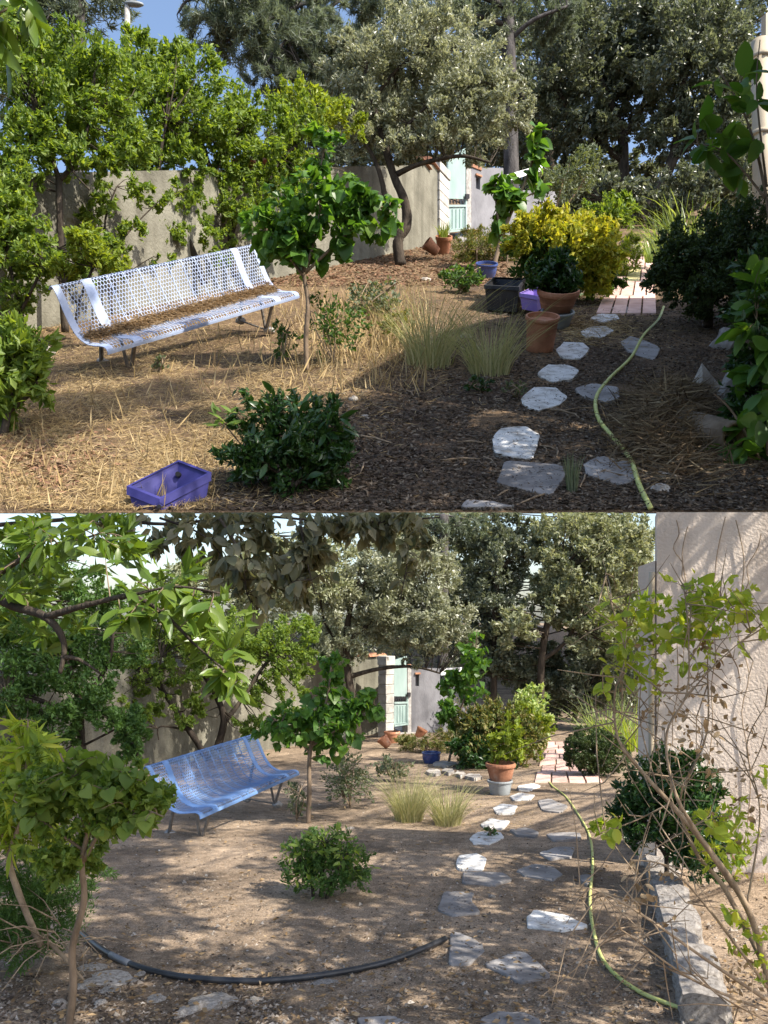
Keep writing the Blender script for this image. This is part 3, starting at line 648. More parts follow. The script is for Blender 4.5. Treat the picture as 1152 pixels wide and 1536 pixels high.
# ------------------------------------------------------------------ stepping stones
def stones(G, key, items, where):
    for label, mt, poly in items:
        slab(G, 'stepping_stone', label + ', ' + where, 'stepping stone', wig(poly), .05 * G.S, M[mt + key], 'stepping stones of the ' + where, bevel=.008 * G.S, lift=-.004 * G.S)
def wig(poly):
    ch = []
    for i in range(len(poly)):
        a, b = poly[i], poly[(i + 1) % len(poly)]; ch += [(a[0] * .91 + b[0] * .09, a[1] * .91 + b[1] * .09), (a[0] * .09 + b[0] * .91, a[1] * .09 + b[1] * .91)]
    poly = ch
    out = []; n = len(poly)
    for i in range(n):
        a, b = poly[i], poly[(i + 1) % n]; out.append(a)
        for k in (1,):
            f_ = k / 2; ex = abs(b[0] - a[0]) * .07 + .8
            out.append((a[0] + (b[0] - a[0]) * f_ + random.uniform(-ex, ex), a[1] + (b[1] - a[1]) * f_ + random.uniform(-.9, .9)))
    return out
stones(U, 'U', [
 ('largest white stepping stone, nearest of the white ones', 'white', [(737, 660), (750, 645), (790, 642), (811, 655), (806, 675), (800, 692), (770, 690), (740, 682)]),
 ('second white stepping stone, beside the square slate', 'white', [(780, 600), (800, 583), (835, 584), (853, 598), (840, 610), (808, 619), (783, 610)]),
 ('third white stepping stone from the front', 'white', [(805, 562), (822, 549), (850, 549), (870, 558), (858, 572), (830, 576), (810, 568)]),
 ('white stepping stone just right of the tall terracotta pot', 'white', [(832, 527), (845, 515), (875, 516), (885, 525), (872, 540), (845, 540)]),
 ('white stepping stone right of the grey planter', 'white', [(869, 500), (885, 492), (910, 491), (922, 498), (905, 508), (880, 508)]),
 ('smallest white stepping stone, nearest the pink tiles', 'white', [(884, 479), (900, 472), (925, 473), (930, 480), (905, 486)]),
 ('dark slate at the edge of the pink tiles', 'slate', [(912, 463), (940, 461), (955, 468), (930, 472)]),
 ('wide slate in front of the largest white stone', 'slate', [(755, 693), (845, 700), (850, 715), (828, 748), (742, 728)]),
 ('slate crossed by the hose in the front', 'slate', [(873, 700), (900, 686), (950, 695), (962, 720), (935, 732), (878, 715)]),
 ('slate left of the hose beside the second white stone', 'slate', [(860, 585), (890, 577), (928, 583), (930, 600), (905, 607), (870, 596)]),
 ('slate lying under the far end of the hose', 'slate', [(928, 515), (945, 505), (992, 523), (982, 543), (945, 532)]),
 ('slate cut off by the very front edge', 'slate', [(700, 753), (740, 756), (775, 764), (690, 765)]),
 ('small slate chip by the straw heap', 'slate', [(955, 594), (985, 594), (980, 603), (957, 603)]),
 ('smallest slate chip touching the hose', 'slate', [(925, 642), (942, 640), (945, 655), (930, 658)])], 'upper garden')
stones(L, 'L', [
 ('white stepping stone nearest the pink tiles', 'white', [(776, 1180), (800, 1176), (812, 1180), (795, 1188), (778, 1187)]),
 ('second white stepping stone from the pink tiles', 'white', [(764, 1196), (780, 1190), (803, 1194), (795, 1202), (770, 1202)]),
 ('third white stepping stone from the pink tiles', 'white', [(739, 1214), (752, 1207), (777, 1210), (772, 1222), (745, 1222)]),
 ('fourth white stepping stone from the pink tiles', 'white', [(720, 1238), (735, 1229), (766, 1233), (755, 1245), (728, 1246)]),
 ('fifth white stepping stone from the pink tiles', 'white', [(703, 1260), (718, 1249), (752, 1250), (757, 1258), (735, 1268), (710, 1269)]),
 ('nearest and brightest white stepping stone', 'white', [(683, 1300), (688, 1285), (715, 1282), (731, 1290), (725, 1308), (690, 1307)]),
 ('grey slate left of the hose near the pink tiles', 'slate', [(806, 1202), (825, 1199), (853, 1210), (842, 1221), (812, 1217)]),
 ('grey slate right of the fourth white stone', 'slate', [(763, 1246), (788, 1243), (809, 1250), (805, 1258), (775, 1255)]),
 ('narrow slate against the hose in mid path', 'slate', [(818, 1252), (870, 1250), (873, 1259), (830, 1264)]),
 ('tan slate below the narrow slate', 'slate', [(807, 1281), (835, 1272), (863, 1273), (858, 1288), (825, 1291)]),
 ('flat slate in front of the brightest white stone', 'slate', [(694, 1310), (755, 1311), (770, 1322), (740, 1331), (692, 1327)]),
 ('rounded pale slate right of the brightest white stone', 'slate', [(773, 1308), (800, 1298), (830, 1302), (846, 1315), (830, 1324), (785, 1316)]),
 ('tiny slate touching the hose', 'slate', [(866, 1316), (885, 1314), (890, 1325), (880, 1330)]),
 ('square slate on the left side of the path', 'slate', [(655, 1367), (665, 1339), (712, 1341), (708, 1355), (722, 1372), (680, 1378)]),
 ('long pale slate left of the hose', 'white', [(789, 1378), (800, 1367), (850, 1375), (886, 1392), (845, 1402), (790, 1393)]),
 ('slate at the end of the black pipe', 'slate', [(675, 1400), (690, 1402), (725, 1420), (730, 1432), (705, 1450), (672, 1450)]),
 ('large kite-shaped slate in the front', 'slate', [(722, 1449), (770, 1430), (790, 1432), (830, 1468), (780, 1478)]),
 ('slate cut off by the bottom edge', 'slate', [(720, 1532), (745, 1521), (785, 1522), (812, 1534), (815, 1548), (718, 1548)]),
 ('thin slate at the bottom edge left of the path', 'slate', [(535, 1531), (590, 1528), (620, 1540), (540, 1542)])], 'lower garden')
# flat pale border stones round the bed of the lower garden
for i, (x, y, w) in enumerate([(650, 1161, 12), (672, 1160, 10), (690, 1164, 9), (710, 1168, 14), (668, 1149, 20)]):
    slab(L, 'edging_stone', ['flat edging stone left of the grasses bed', 'second flat edging stone of the bed', 'small third edging stone of the bed', 'pale edging stone beside the potted shrub', 'narrow grey plank-like stone by the blue pot'][i] + ', lower garden', 'edging stone', wig([(x - w, y), (x - w * .5, y - 4), (x + w * .7, y - 3), (x + w, y + 1), (x + .2 * w, y + 4)]), .06, M['rockL'], 'edging stones of the lower bed', lift=.02)

# ------------------------------------------------------------------ hoses and pipe
def hose(G, px, r, mat, name, label, cat, n=10, lift=1.0, coll=None):
    px = [(x + random.uniform(-2.5, 2.5), y) for x, y in px]; pts = curve([G.g(x, y) + (NU if G is U else NL) * r * lift for x, y in px], 8)
    mb = MB(); mb.tube(pts, r, n); return tag(mb.build(name, mat, smooth=True), label, cat)
hose(U, [(996, 462), (988, 482), (966, 505), (947, 538), (912, 570), (893, 598), (895, 630), (918, 660), (943, 692), (960, 730), (975, 766)], .0145 * S, M['hoseU'], 'garden_hose', 'yellow-green garden hose snaking along the upper garden path', 'hose')
hose(L, [(823, 1150), (816, 1160), (828, 1178), (848, 1195), (866, 1222), (885, 1255), (889, 1300), (887, 1350), (892, 1405), (908, 1448), (955, 1487), (1020, 1515), (1110, 1548)], .0105, M['hoseL'], 'garden_hose', 'yellow-green garden hose snaking along the lower garden path', 'hose')
t = thing('black_pipe', 'curved black plastic pipe lying across the front of the lower garden', 'pipe', L.g(400, 1476))
ppx = [(122, 1405), (160, 1434), (220, 1460), (300, 1474), (400, 1477), (500, 1466), (580, 1449), (640, 1426), (668, 1413)]
pts = curve([L.g(x, y, .02) for x, y in ppx], 8); mb = MB(); mb.tube(pts, .0165, 12); mb.build('tube', M['pipe'], t, True)
mb = MB(); mb.tube(pts[9:14], .0175, 12); mb.build('tape_wrap', M['pipeband'], t, True)

# ------------------------------------------------------------------ benches
def bench(key, label, O, R, s, Ln, Sg):
    O = Vector(O) + Vector((0, 0, CZ)); R = Matrix(R)
    W = lambda a, y, z: O + R @ Vector((a, y * s, z * s))
    t = thing('park_bench', label, 'bench', W(Ln / 2, -.35, 0))
    prof = curve([Vector((0, *q)) for q in [(.045, .765), (.03, .795), (0, .80), (-.045, .75), (-.11, .635), (-.185, .515), (-.275, .425), (-.39, .385), (-.49, .395), (-.57, .415), (-.625, .42), (-.66, .40), (-.668, .365)]], 8)
    acc = [0.0]
    for i in range(len(prof) - 1): acc.append(acc[-1] + (prof[i + 1] - prof[i]).length)
    tot = acc[-1]; ys = [p.y for p in prof]; zs = [p.z for p in prof]
    def at(a, q, off=0.0):
        y = np.interp(q, acc, ys); z = np.interp(q, acc, zs); e = .004
        dy = np.interp(min(q + e, tot), acc, ys) - np.interp(max(q - e, 0), acc, ys); dz = np.interp(min(q + e, tot), acc, zs) - np.interp(max(q - e, 0), acc, zs)
        n = math.hypot(dy, dz); return W(a, y + off * -dz / n * -1, z + off * -dy / n)
    # perforated sheet: hexagonal holes with webs between
    pitch = (.040 if key == 'U' else .036) * s; hole = .84 if key == 'U' else .77; na = int(Ln / pitch); pit = Ln / na; nr = int(tot * s / (pit * .866)); pr = tot / nr
    v = []; f = []
    for r in range(nr):
        for c in range(na):
            ca = (c + .5 + (.5 if r % 2 else 0)) * pit; cq = (r + .5) * pr
            if ca > Ln - pit * .4: continue
            o = len(v)
            for k in (1.0, hole):
                for j in range(6):
                    th = math.pi / 6 + j * math.pi / 3
                    v.append(at(min(max(ca + math.cos(th) * pit * .5775 * k, 0), Ln), min(max(cq + math.sin(th) * pr * .667 * k, 0), tot)))
            for j in range(6):
                k = (j + 1) % 6; f.append((o + j, o + k, o + 6 + k, o + 6 + j))
    me = npmesh('perforated_seat', np.array([tuple(p) for p in v]), np.array(f), True)
    o = link('perforated_seat', me, t, M['paint' + key])
    md = o.modifiers.new('sheet', 'SOLIDIFY'); md.thickness = .003 * s; md.offset = 0
    def strip(nm, a0, a1, off, q0=0.0, q1=None, nseg=44):
        q1 = tot if q1 is None else q1; mb = MB(); vv = []
        for i in range(nseg + 1):
            q = q0 + (q1 - q0) * i / nseg
            for a_ in (a0, a1):
                for of in (-off, off): vv.append(at(a_, q, of))
        ff = []
        for i in range(nseg):
            b_ = i * 4; n_ = b_ + 4
            ff += [(b_, n_, n_ + 2, b_ + 2), (b_ + 1, b_ + 3, n_ + 3, n_ + 1), (b_, b_ + 1, n_ + 1, n_), (b_ + 2, n_ + 2, n_ + 3, b_ + 3)]
        mb.add(vv, ff); return mb.build(nm, M['paint' + key], o, False)
    for (f0, f1) in ((0, .028), (.115, .155), (.85, .885), (.974, 1.0)): strip('solid_band', f0 * Ln, f1 * Ln, .0035)
    for i in range(1, 10):
        x = (.155 + (.85 - .155) * i / 10) * Ln; strip('rib', x - .004 * s, x + .004 * s, .0045)
    strip('top_edge', 0, Ln, .004, 0, .035, 4); strip('front_edge', 0, Ln, .004, tot - .03, tot, 4)
    for e in (.14, .865):
        a_ = e * Ln; w = .022 * s
        def bar(nm, y0, z0, y1, z1, r=.02):
            mb = MB(); p, q = W(a_, y0, z0), W(a_, y1, z1); dr = (q - p).normalized(); sd = (R @ Vector((1, 0, 0))).normalized(); n = dr.cross(sd)
            mb.box((p + q) / 2, sd * r * s, n * r * s * .6, dr * (q - p).length / 2); return mb.build(nm, M['iron' + key], t, bevel=.004 * s)
        lg = bar('leg', -.60, .395, -.515, .03); bar('leg', -.40, .375, -.50, .05, .016); lg2 = bar('leg', -.17, .50, -.12, .03)
        bar('ground_bar', -.52, .035, -.10, .035, .012)
        for y, lg_ in ((-.53, lg), (-.11, lg2)):
            bm = bmesh.new(); bmesh.ops.create_icosphere(bm, subdivisions=2, radius=1)
            for q in bm.verts: q.co = Vector((q.co.x * .065, q.co.y * .055, q.co.z * .045)) * (1 + .25 * noise.noise(q.co * 1.5 + Vector((y * 9, e * 7, 0)))) * s
            me = bpy.data.meshes.new('foot_block'); bm.to_mesh(me); bm.free()
            link('foot_block', me, lg_, M['concrete' + key], Matrix.Translation(W(a_ + .03 * s, y, .025)))
    return t, at, tot
bU, atU, totU = bench('U', 'white perforated metal bench strewn with pine needles, upper garden', (-18.0766, 48.3711, 13.8411), [[0.5256, -0.8415, 0.1246], [0.7244, 0.366, -0.5842], [0.446, 0.3974, 0.802]], 5.7682, 16.9342, S)
bench('L', 'clean blue perforated metal bench, lower garden', (-2.2891, 8.1404, -2.0956), [[0.3084, -0.9469, 0.0909], [0.9512, 0.3059, -0.0402], [0.0103, 0.0989, 0.995]], .9052, 2.2613, 1)
# needles on the upper bench seat
n = 3600; aa = RNG.random(n) ** .95 * 16.4 + .3; qq = totU * (.61 + .042 * RNG.normal(size=n)); qq = np.clip(qq, .48 * totU, .8 * totU)
pt_ = np.array([tuple(atU(float(x), float(y), 0.012 + .012 * random.random())) for x, y in zip(aa, qq)])
ax = RNG.normal(size=(n, 3)); ax -= np.outer(ax @ np.array(NU), np.array(NU)) * .85
o = leafcloud('pine_needles', pt_, ax, np.tile(np.array(NU), (n, 1)) + RNG.normal(size=(n, 3)) * .3, .42 + .3 * RNG.random(n), .05 + .04 * RNG.random(n), M['lf_dead'])
o['kind'] = 'stuff'; tag(o, 'brown fallen pine needles heaped along the upper bench seat', 'needles')

# ------------------------------------------------------------------ pots and tubs
def frame(p, up, ):
    z = Vector(up).normalized(); x = Vector((1, 0, 0)); x = (x - z * x.dot(z)).normalized(); y = z.cross(x)
    return Matrix.Translation(p) @ Matrix((x, y, z)).transposed().to_4x4()
def pot(G, key, name, label, px, row, w, h, mat, up=None, bottom=.68, rim=.14, soil=True, cat='pot', belly=0.0, lift=0.0, tilt=None):
    d = G.d(row); r = w / 2 * d / F; hh = h * d / F; base = G.g(px, row) + Vector((0, 0, lift))
    up = Vector(up or G.up); t = thing(name, label, cat, base); m = frame(base, up)
    if tilt: m = m @ Matrix.Rotation(tilt, 4, 'Y')
    rb = r * bottom; k = hh * rim; rr = r * .93
    pr = [(0, 0), (rb * .97, 0), (rb, hh * .02)]
    for i in range(1, 7):
        f_ = i / 6; pr.append((rb + (rr - rb) * f_ + belly * r * math.sin(math.pi * f_), hh * .02 + (hh - k - hh * .02) * f_))
    mb = MB(); mb.lathe(pr, m); body = mb.build('body', mat, t, True)
    pr = [(rr * .98, hh - k * 1.02), (r, hh - k * .96), (r * 1.02, hh - k * .5), (r, hh), (r * .90, hh), (r * .87, hh - k), (r * .84, hh - k * 2.4)]
    mb = MB(); mb.lathe(pr, m); mb.build('rim', mat, body, False)
    mb = MB(); mb.lathe([(0, hh - k * 1.1), (r * .4, hh - k * 1.0), (r * .86, hh - k * 1.25)], m); mb.build('soil', M['potsoil' + key] if soil else mat, t, True)
    return t, m @ Vector((0, 0, hh - k)), m
pot(U, 'U', 'terracotta_pot', 'tall empty terracotta pot beside the feather grass, upper garden', 809, 527, 50, 52, M['terraU'], bottom=.80, rim=.10, soil=False)
pot(U, 'U', 'grey_planter', 'grey plastic planter under the citrus pot, upper garden', 834, 491, 50, 24, M['greyplasticU'], bottom=.74)
_, p_, _ = pot(U, 'U', 'terracotta_pot', 'terracotta pot with a leafy citrus, standing on a grey planter, upper garden', 834, 489, 62, 36, M['terraU'], rim=.22, lift=(18 * U.d(491) / F))
pot(U, 'U', 'blue_pot', 'glazed dark blue pot with the thin young tree, upper garden', 729, 417, 33, 21, M['bluepotU'], bottom=.75, belly=.06)
pot(U, 'U', 'terracotta_pot', 'terracotta pot with pale weeds by the gate wall, upper garden', 665, 381, 25, 25, M['terraU'], rim=.2)
pot(U, 'U', 'terracotta_pot', 'small terracotta pot lying tilted before another pot, upper garden', 656, 388, 20, 22, M['terraU'], rim=.2, tilt=-.9, lift=.8)
pot(U, 'U', 'terracotta_pot', 'terracotta pot at the foot of the grey wall, upper garden', 707, 369, 18, 22, M['terraU'], rim=.15)
pot(U, 'U', 'terracotta_pot', 'dark clay pot at the edge of the pink tiles, upper garden', 950, 386, 22, 20, M['concreteU'], belly=.12)
pot(L, 'L', 'grey_planter', 'grey planter under the terracotta pot, lower garden', 750, 1192, 38, 22, M['greyplasticL'], bottom=.76)
pot(L, 'L', 'terracotta_pot', 'terracotta pot with a yellow-green plant, standing on a grey planter, lower garden', 751, 1190, 45, 29, M['terraL'], rim=.2, lift=(17 * L.d(1192) / F))
pot(L, 'L', 'blue_pot', 'glazed blue pot on the bare bed, lower garden', 647, 1145, 29, 17, M['bluepotL'], bottom=.75, belly=.07)
pot(L, 'L', 'terracotta_pot', 'terracotta pot below the mint gate, lower garden', 588, 1114, 24, 17, M['terraL'], rim=.2)
pot(L, 'L', 'terracotta_pot', 'small tilted terracotta pot before another pot, lower garden', 583, 1123, 18, 17, M['terraL'], rim=.2, tilt=-.7, lift=.05)
pot(L, 'L', 'terracotta_pot', 'terracotta pot on its side at the doorstep, lower garden', 627, 1106, 17, 15, M['terraL'], rim=.2, tilt=.5)
pot(L, 'L', 'terracotta_pot', 'small flowerpot against the grey wall, lower garden', 642, 1092, 11, 11, M['terraL'], rim=.2)

def trough(name, label, cat, corners, depth_px, mat, d, G, flare=.86, low=None):
    """open box from four rim corners (px, row, depth), walls going down by depth_px"""
    t = thing(name, label, cat, P(*corners[0][:3]) - Vector((0, 0, depth_px * d / F)))
    rim = [P(*c) for c in corners]; cen = sum(rim, Vector()) / 4; dn = Vector((0, 0, -depth_px * d / F))
    bot = [cen + (p - cen) * flare + dn for p in rim]
    if low:                                             # sunk in the ground at the front
        bot = [P(CX + F * p.x / p.y, min(HZ - F * (p.z - CZ) / p.y, low), p.y) for p in bot]
    inn = [cen + (p - cen) * .93 for p in rim]; ibot = [cen + (p - cen) * .93 - (cen - q) * 0 + (p - p) for p, q in zip(bot, bot)]
    ibot = [b_ + (sum(bot, Vector()) / 4 - b_) * .08 + Vector((0, 0, .04 * G.S)) for b_ in bot]
    mb = MB(); n = 4
    v = rim + bot + inn + ibot
    f = []
    for i in range(4):
        k = (i + 1) % 4; f += [(i, k, 4 + k, 4 + i), (8 + k, 8 + i, 12 + i, 12 + k)]
    f += [(4, 5, 6, 7), (15, 14, 13, 12)]
    mb.add(v, f); mb.build('shell', mat, t)
    out = [cen + (p - cen) * 1.035 for p in rim]; hh = Vector((0, 0, .022 * G.S)); mb = MB()
    v = [p + hh for p in out] + [p + hh for p in inn] + [p - hh for p in out]
    f = []
    for i in range(4):
        k = (i + 1) % 4; f += [(i, k, 4 + k, 4 + i), (8 + i, 8 + k, k, i)]
    mb.add(v, f); mb.build('rim', mat, t)
    return t
bt = trough('plastic_tub', 'violet-blue plastic tub at the bottom edge left of the dark shrub, upper garden', 'tub', [(192, 735, 28.25), (268, 697, 29.3), (315, 715, 29.0), (240, 754, 28.08)], 48, M['violetblue'], 28.5, U, low=766)
mb = MB(); c_ = P(268, 712, 29.15); mb.tube([c_ + Vector((0, -.12, 0)), c_ + Vector((0, .05, 0))], .09, 10); mb.build('screw', M['blackU'], bt)
c_ = P(239, 760, 27.98); mb = MB(); mb.tube([c_ + Vector((0, -.06, 0)), c_ + Vector((0, .05, 0))], .07, 10); mb.build('screw', M['blackU'], bt)
trough('black_crate', 'black plastic crate behind the feather grass, upper garden', 'crate', [(727, 430, 68), (741, 418, 74), (788, 420, 72), (778, 433, 66)], 36, M['blackU'], 68, U)
trough('purple_trough', 'light purple planter trough behind the terracotta pots, upper garden', 'trough', [(780, 442, 66), (800, 433, 70), (822, 436, 69), (806, 447, 65)], 22, M['purpleU'], 66, U)

# street lamp beyond the wall
t = thing('street_lamp', 'grey street lamp rising into the sky above the left trees', 'lamp', U.at(191, 92))
mb = MB(); mb.tube([U.at(191, 92), P(191, 120, 92), P(191, 8, 92)], [.45, .38, .28], 12); mb.build('pole', M['concreteU'], t, True)
mb = MB(); m = frame(P(201, 6, 92), Vector((.06, -.3, 1))) @ Matrix.Diagonal((1.05, .55, .30, 1)); mb.lathe([(0, -.9), (.6, -.8), (.95, -.3), (1, 0), (.9, .45), (.5, .8), (0, .95)], m, 20); mb.build('lamp_head', M['greyplasticU'], t, True)

# clay tube and shard in the straw
t = thing('clay_pipe', 'brown hollow clay pipe lying in the cut straw, upper garden', 'pipe', U.g(1060, 672))
a_, b_ = U.g(1028, 662, .70), U.g(1100, 690, .9)
mb = MB(); dr = (b_ - a_).normalized(); m = frame(a_, dr); ln_ = (b_ - a_).length
mb.lathe([(.42, .05), (.46, 0), (.55, 0), (.58, .1), (.58, ln_), (.42, ln_), (.42, .05)], m, 22); mb.build('tube', M['card'], t, True)
mb = MB(); a_ = U.g(1054, 592, .7); mb.prism([a_, a_ + Vector((1.3, .5, -.7)), a_ + Vector((.9, .8, -.9)), a_ + Vector((-.5, .3, -.5))], [a_ + Vector((0, .1, .9)), a_ + Vector((1.35, .5, -.5)), a_ + Vector((.9, .85, -.5)), a_ + Vector((-.5, .4, -.25))])
tag(mb.build('tile_shard', M['rockU']), 'white broken tile shard on top of the cut straw, upper garden', 'shard')

# rocks
def rockmesh(i):
    bm = bmesh.new(); bmesh.ops.create_icosphere(bm, subdivisions=3, radius=1)
    for q in bm.verts:
        n_ = noise.fractal(q.co * 1.1 + Vector((i * 5.3, 0, 0)), 1, 2, 3); c_ = noise.cell(q.co * 1.4 + Vector((i * 3.1, 2, 0)))
        q.co *= 1 + .35 * n_ + .08 * c_; q.co.z = max(q.co.z * .62, -.35)
    me = bpy.data.meshes.new('rock'); bm.to_mesh(me); bm.free(); return me
RK = {}; RK['D'] = [rockmesh(i + 7) for i in range(3)]; [m_.materials.append(M['slateU']) for m_ in RK['D']]
for k in 'LU': RK[k] = [rockmesh(i) for i in range(5)]; [m_.materials.append(M['rock' + k]) for m_ in RK[k]]
def rock(G, key, x, y, w, h, label, rz=0.0, group=None):
    d = G.d(y); r = w / 2 * d / F; m = frame(G.g(x, y), G.up) @ Matrix.Rotation(rz, 4, 'Z') @ Matrix.Diagonal((r, r * .8, max(h, 3) * d / F * .9, 1))
    return tag(link('rock', random.choice(RK['D' if 'boulder' in label else key]), None, None, m), label, 'rock', group)
gk = 'loose stones at the front of the lower garden'
for (x, y, w, h, lab) in [(140, 1452, 48, 9, 'tan stone at the left end of the black pipe'), (165, 1470, 80, 8, 'widest flat tan stone below the black pipe'), (127, 1480, 36, 12, 'blue-grey stone beside the young trunk'), (165, 1487, 30, 12, 'grey stone right of the young trunk'),
        (212, 1462, 18, 10, 'round pebble just under the black pipe'), (235, 1500, 36, 12, 'pale stone left of the biggest white rock'), (320, 1505, 68, 20, 'biggest white rock in the front'), (280, 1520, 42, 16, 'tan rock touching the biggest white rock'),
        (150, 1505, 20, 8, 'small stone under the grey stone'), (505, 1537, 28, 14, 'white stone at the bottom edge left of centre'), (555, 1538, 34, 10, 'bluish stone at the bottom edge'), (90, 1505, 22, 10, 'dark stone left of the young trunk'),
        (738, 1345, 10, 6, 'small tan pebble on the path'), (372, 1455, 14, 5, 'lone tan pebble above the black pipe'), (525, 1244, 16, 6, 'flat pebble behind the small shrub'), (485, 1475, 40, 5, 'low tan stone below the pipe centre'), (385, 1500, 22, 7, 'tan stone right of the biggest white rock')]:
    rock(L, 'L', x, y, w, h, lab + ', lower garden', random.random() * 3, gk)
gk = 'loose stones of the upper garden'
for (x, y, w, h, lab) in [(1095, 600, 60, 70, 'tall grey kerb boulder at the right edge'), (1085, 520, 40, 45, 'grey kerb boulder under the dark bush'), (990, 735, 34, 14, 'brown stone right of the hose front'), (1000, 716, 30, 12, 'tan flat stone below the clay pipe'),
        (530, 600, 16, 10, 'pale stone at the shade edge'), (548, 625, 14, 6, 'chip of white stone in the shade'), (700, 505, 22, 8, 'flat grey stone behind the feather grass'), (560, 450, 20, 8, 'grey stone by the bed'), (70, 530, 30, 18, 'grey stone left of the bench'), (640, 420, 18, 7, 'stone near the olive tree foot')]:
    rock(U, 'U', x, y, w, h, lab + ', upper garden', random.random() * 3, gk)

# ------------------------------------------------------------------ trees and plants of the upper garden
gt = 'small trees along the upper garden wall'
tree('wall_tree', 'leftmost bright green small tree against the upper garden wall', [[(98, 500, 59, 6), (92, 400, 59, 5), (89, 300, 59, 5), (88, 265, 59, 4.5)], [(88, 268, 59, 4), (76, 230, 59, 3), (60, 170, 59, 2)], [(89, 270, 59, 4), (118, 235, 59, 3), (140, 160, 59, 2)], [(95, 240, 59, 2.5), (120, 270, 58, 1.5), (135, 285, 58, 1)]],
     [(60, 120, 60, 80, 75), (140, 115, 61, 75, 70), (30, 210, 58, 60, 55), (110, 195, 60, 75, 48), (185, 195, 60, 50, 50), (20, 60, 60, 50, 60), (130, 245, 59, 60, 22), (30, 265, 58, 40, 30)], 17000, .52, M['lf_bright'], M['barkU'], clumps=210, spread=.13, keep=keep_up, group=gt, twigs=90, twig_px=1.3)
tree('wall_tree', 'slanting small tree behind the left half of the upper bench', [[(306, 425, 76, 5.5), (284, 365, 76, 5), (242, 290, 75, 4), (200, 248, 75, 3), (176, 225, 75, 2)], [(242, 290, 75, 3), (240, 240, 74, 2.5), (250, 180, 74, 1.8)], [(262, 325, 75, 2), (245, 350, 74, 1.5), (242, 375, 74, 1)], [(225, 275, 75, 2), (170, 270, 74, 1.3), (158, 300, 74, 1)]],
     [(270, 110, 77, 62, 55), (225, 175, 76, 62, 55), (295, 180, 77, 60, 50), (210, 90, 77, 45, 45), (180, 225, 74, 50, 28), (250, 235, 75, 60, 24), (215, 262, 74, 30, 16), (300, 255, 75, 30, 20)], 14000, .60, M['lf_bright'], M['barkU'], clumps=170, spread=.13, keep=keep_up, group=gt, twigs=70, twig_px=1.3,
     crowns=[([(200, 300, 73, 24, 18), (262, 305, 74, 26, 18), (235, 345, 73, 20, 16), (295, 300, 75, 26, 20), (270, 350, 74, 18, 16), (190, 345, 72, 22, 22), (310, 345, 75, 22, 24), (160, 300, 71, 24, 22), (240, 385, 73, 26, 14), (215, 325, 73, 26, 18)], 3600, .5, M['lf_bright'], 130)])
tree('wall_tree', 'small tree with forked dark trunk behind the right half of the upper bench', [[(352, 415, 80, 5), (346, 360, 80, 5), (350, 320, 80, 4.5), (322, 270, 80, 4), (300, 205, 80, 3)], [(350, 335, 80, 4), (392, 290, 82, 3.5), (420, 240, 83, 2.6), (450, 215, 84, 2)], [(322, 265, 80, 2), (345, 215, 80, 1.8), (380, 175, 80, 1.4)], [(340, 350, 79, 1.6), (322, 330, 79, 1.2), (312, 300, 79, 1)]],
     [(345, 175, 81, 55, 45), (390, 210, 82, 60, 50), (330, 225, 80, 48, 32), (440, 190, 84, 55, 40), (430, 245, 84, 45, 30), (385, 265, 82, 45, 22), (330, 262, 80, 50, 20), (300, 330, 79, 22, 24), (360, 320, 79, 25, 24), (460, 270, 84, 30, 22)], 13500, .6, M['lf_bright'], M['barkU'], clumps=160, spread=.13, keep=keep_up, group=gt, twigs=70, twig_px=1.3,
     crowns=[([(340, 300, 79, 28, 18), (385, 300, 81, 28, 20), (400, 335, 81, 24, 20), (350, 350, 79, 20, 18), (430, 300, 83, 30, 24), (330, 385, 78, 24, 16), (365, 325, 80, 28, 20), (450, 340, 83, 24, 20)], 3200, .5, M['lf_bright'], 120), ([(470, 160, 86, 55, 32), (510, 180, 88, 30, 30), (430, 150, 86, 40, 24), (535, 195, 88, 14, 22)], 2600, .6, M['lf_yellowgreen'], 60)])
tree('leafy_shrub', 'bright green shrub at the left frame edge above the bench height, upper garden', [[(40, 505, 56, 4), (25, 440, 56, 3), (10, 380, 56, 2)], [(30, 470, 56, 3), (55, 420, 55, 2), (75, 380, 55, 1.4)]], [(12, 330, 56, 50, 55), (20, 420, 56, 45, 48), (60, 385, 55, 35, 35), (5, 280, 56, 45, 40), (150, 375, 54, 30, 26), (110, 400, 54, 35, 24)], 6500, .50, M['lf_bright'], M['barkU'], cat='shrub', clumps=120, spread=.15, keep=keep_up, twigs=60)
tree('wall_climber', 'thin leafy stems creeping over the sunlit wall left of the bench, upper garden', [[(168, 470, 64, 2.4), (160, 400, 64, 2), (158, 330, 64, 1.6), (175, 280, 64, 1)], [(160, 390, 64, 1.6), (200, 340, 65, 1.2), (240, 300, 66, .8)], [(160, 350, 64, 1.2), (130, 310, 63, .8)], [(165, 430, 64, 1.2), (205, 400, 65, .8), (230, 385, 65, .6)]], [(158, 300, 64, 26, 22), (200, 345, 65, 24, 20), (135, 325, 63, 20, 22), (225, 388, 65, 18, 12), (240, 300, 66, 22, 14), (150, 410, 63, 20, 20), (200, 290, 66, 30, 18), (270, 290, 68, 26, 16), (180, 372, 64, 22, 16)], 1500, .55, M['lf_bright'], M['barkU'], cat='climber', clumps=60, spread=.16, keep=keep_up, twigs=40, twig_px=.8)
tree('leafy_shrub', 'yellow-green sprig shrub over the left end of the upper bench back', [[(112, 500, 53, 3), (120, 450, 53, 2.4), (140, 400, 53, 2)], [(118, 460, 53, 2), (95, 425, 53, 1.4)]], [(160, 385, 52, 30, 22), (125, 360, 52, 30, 20), (95, 400, 53, 22, 20)], 1300, .5, M['lf_yellowgreen'], M['barkU'], cat='shrub', clumps=40, spread=.2, keep=keep_up, twigs=30)
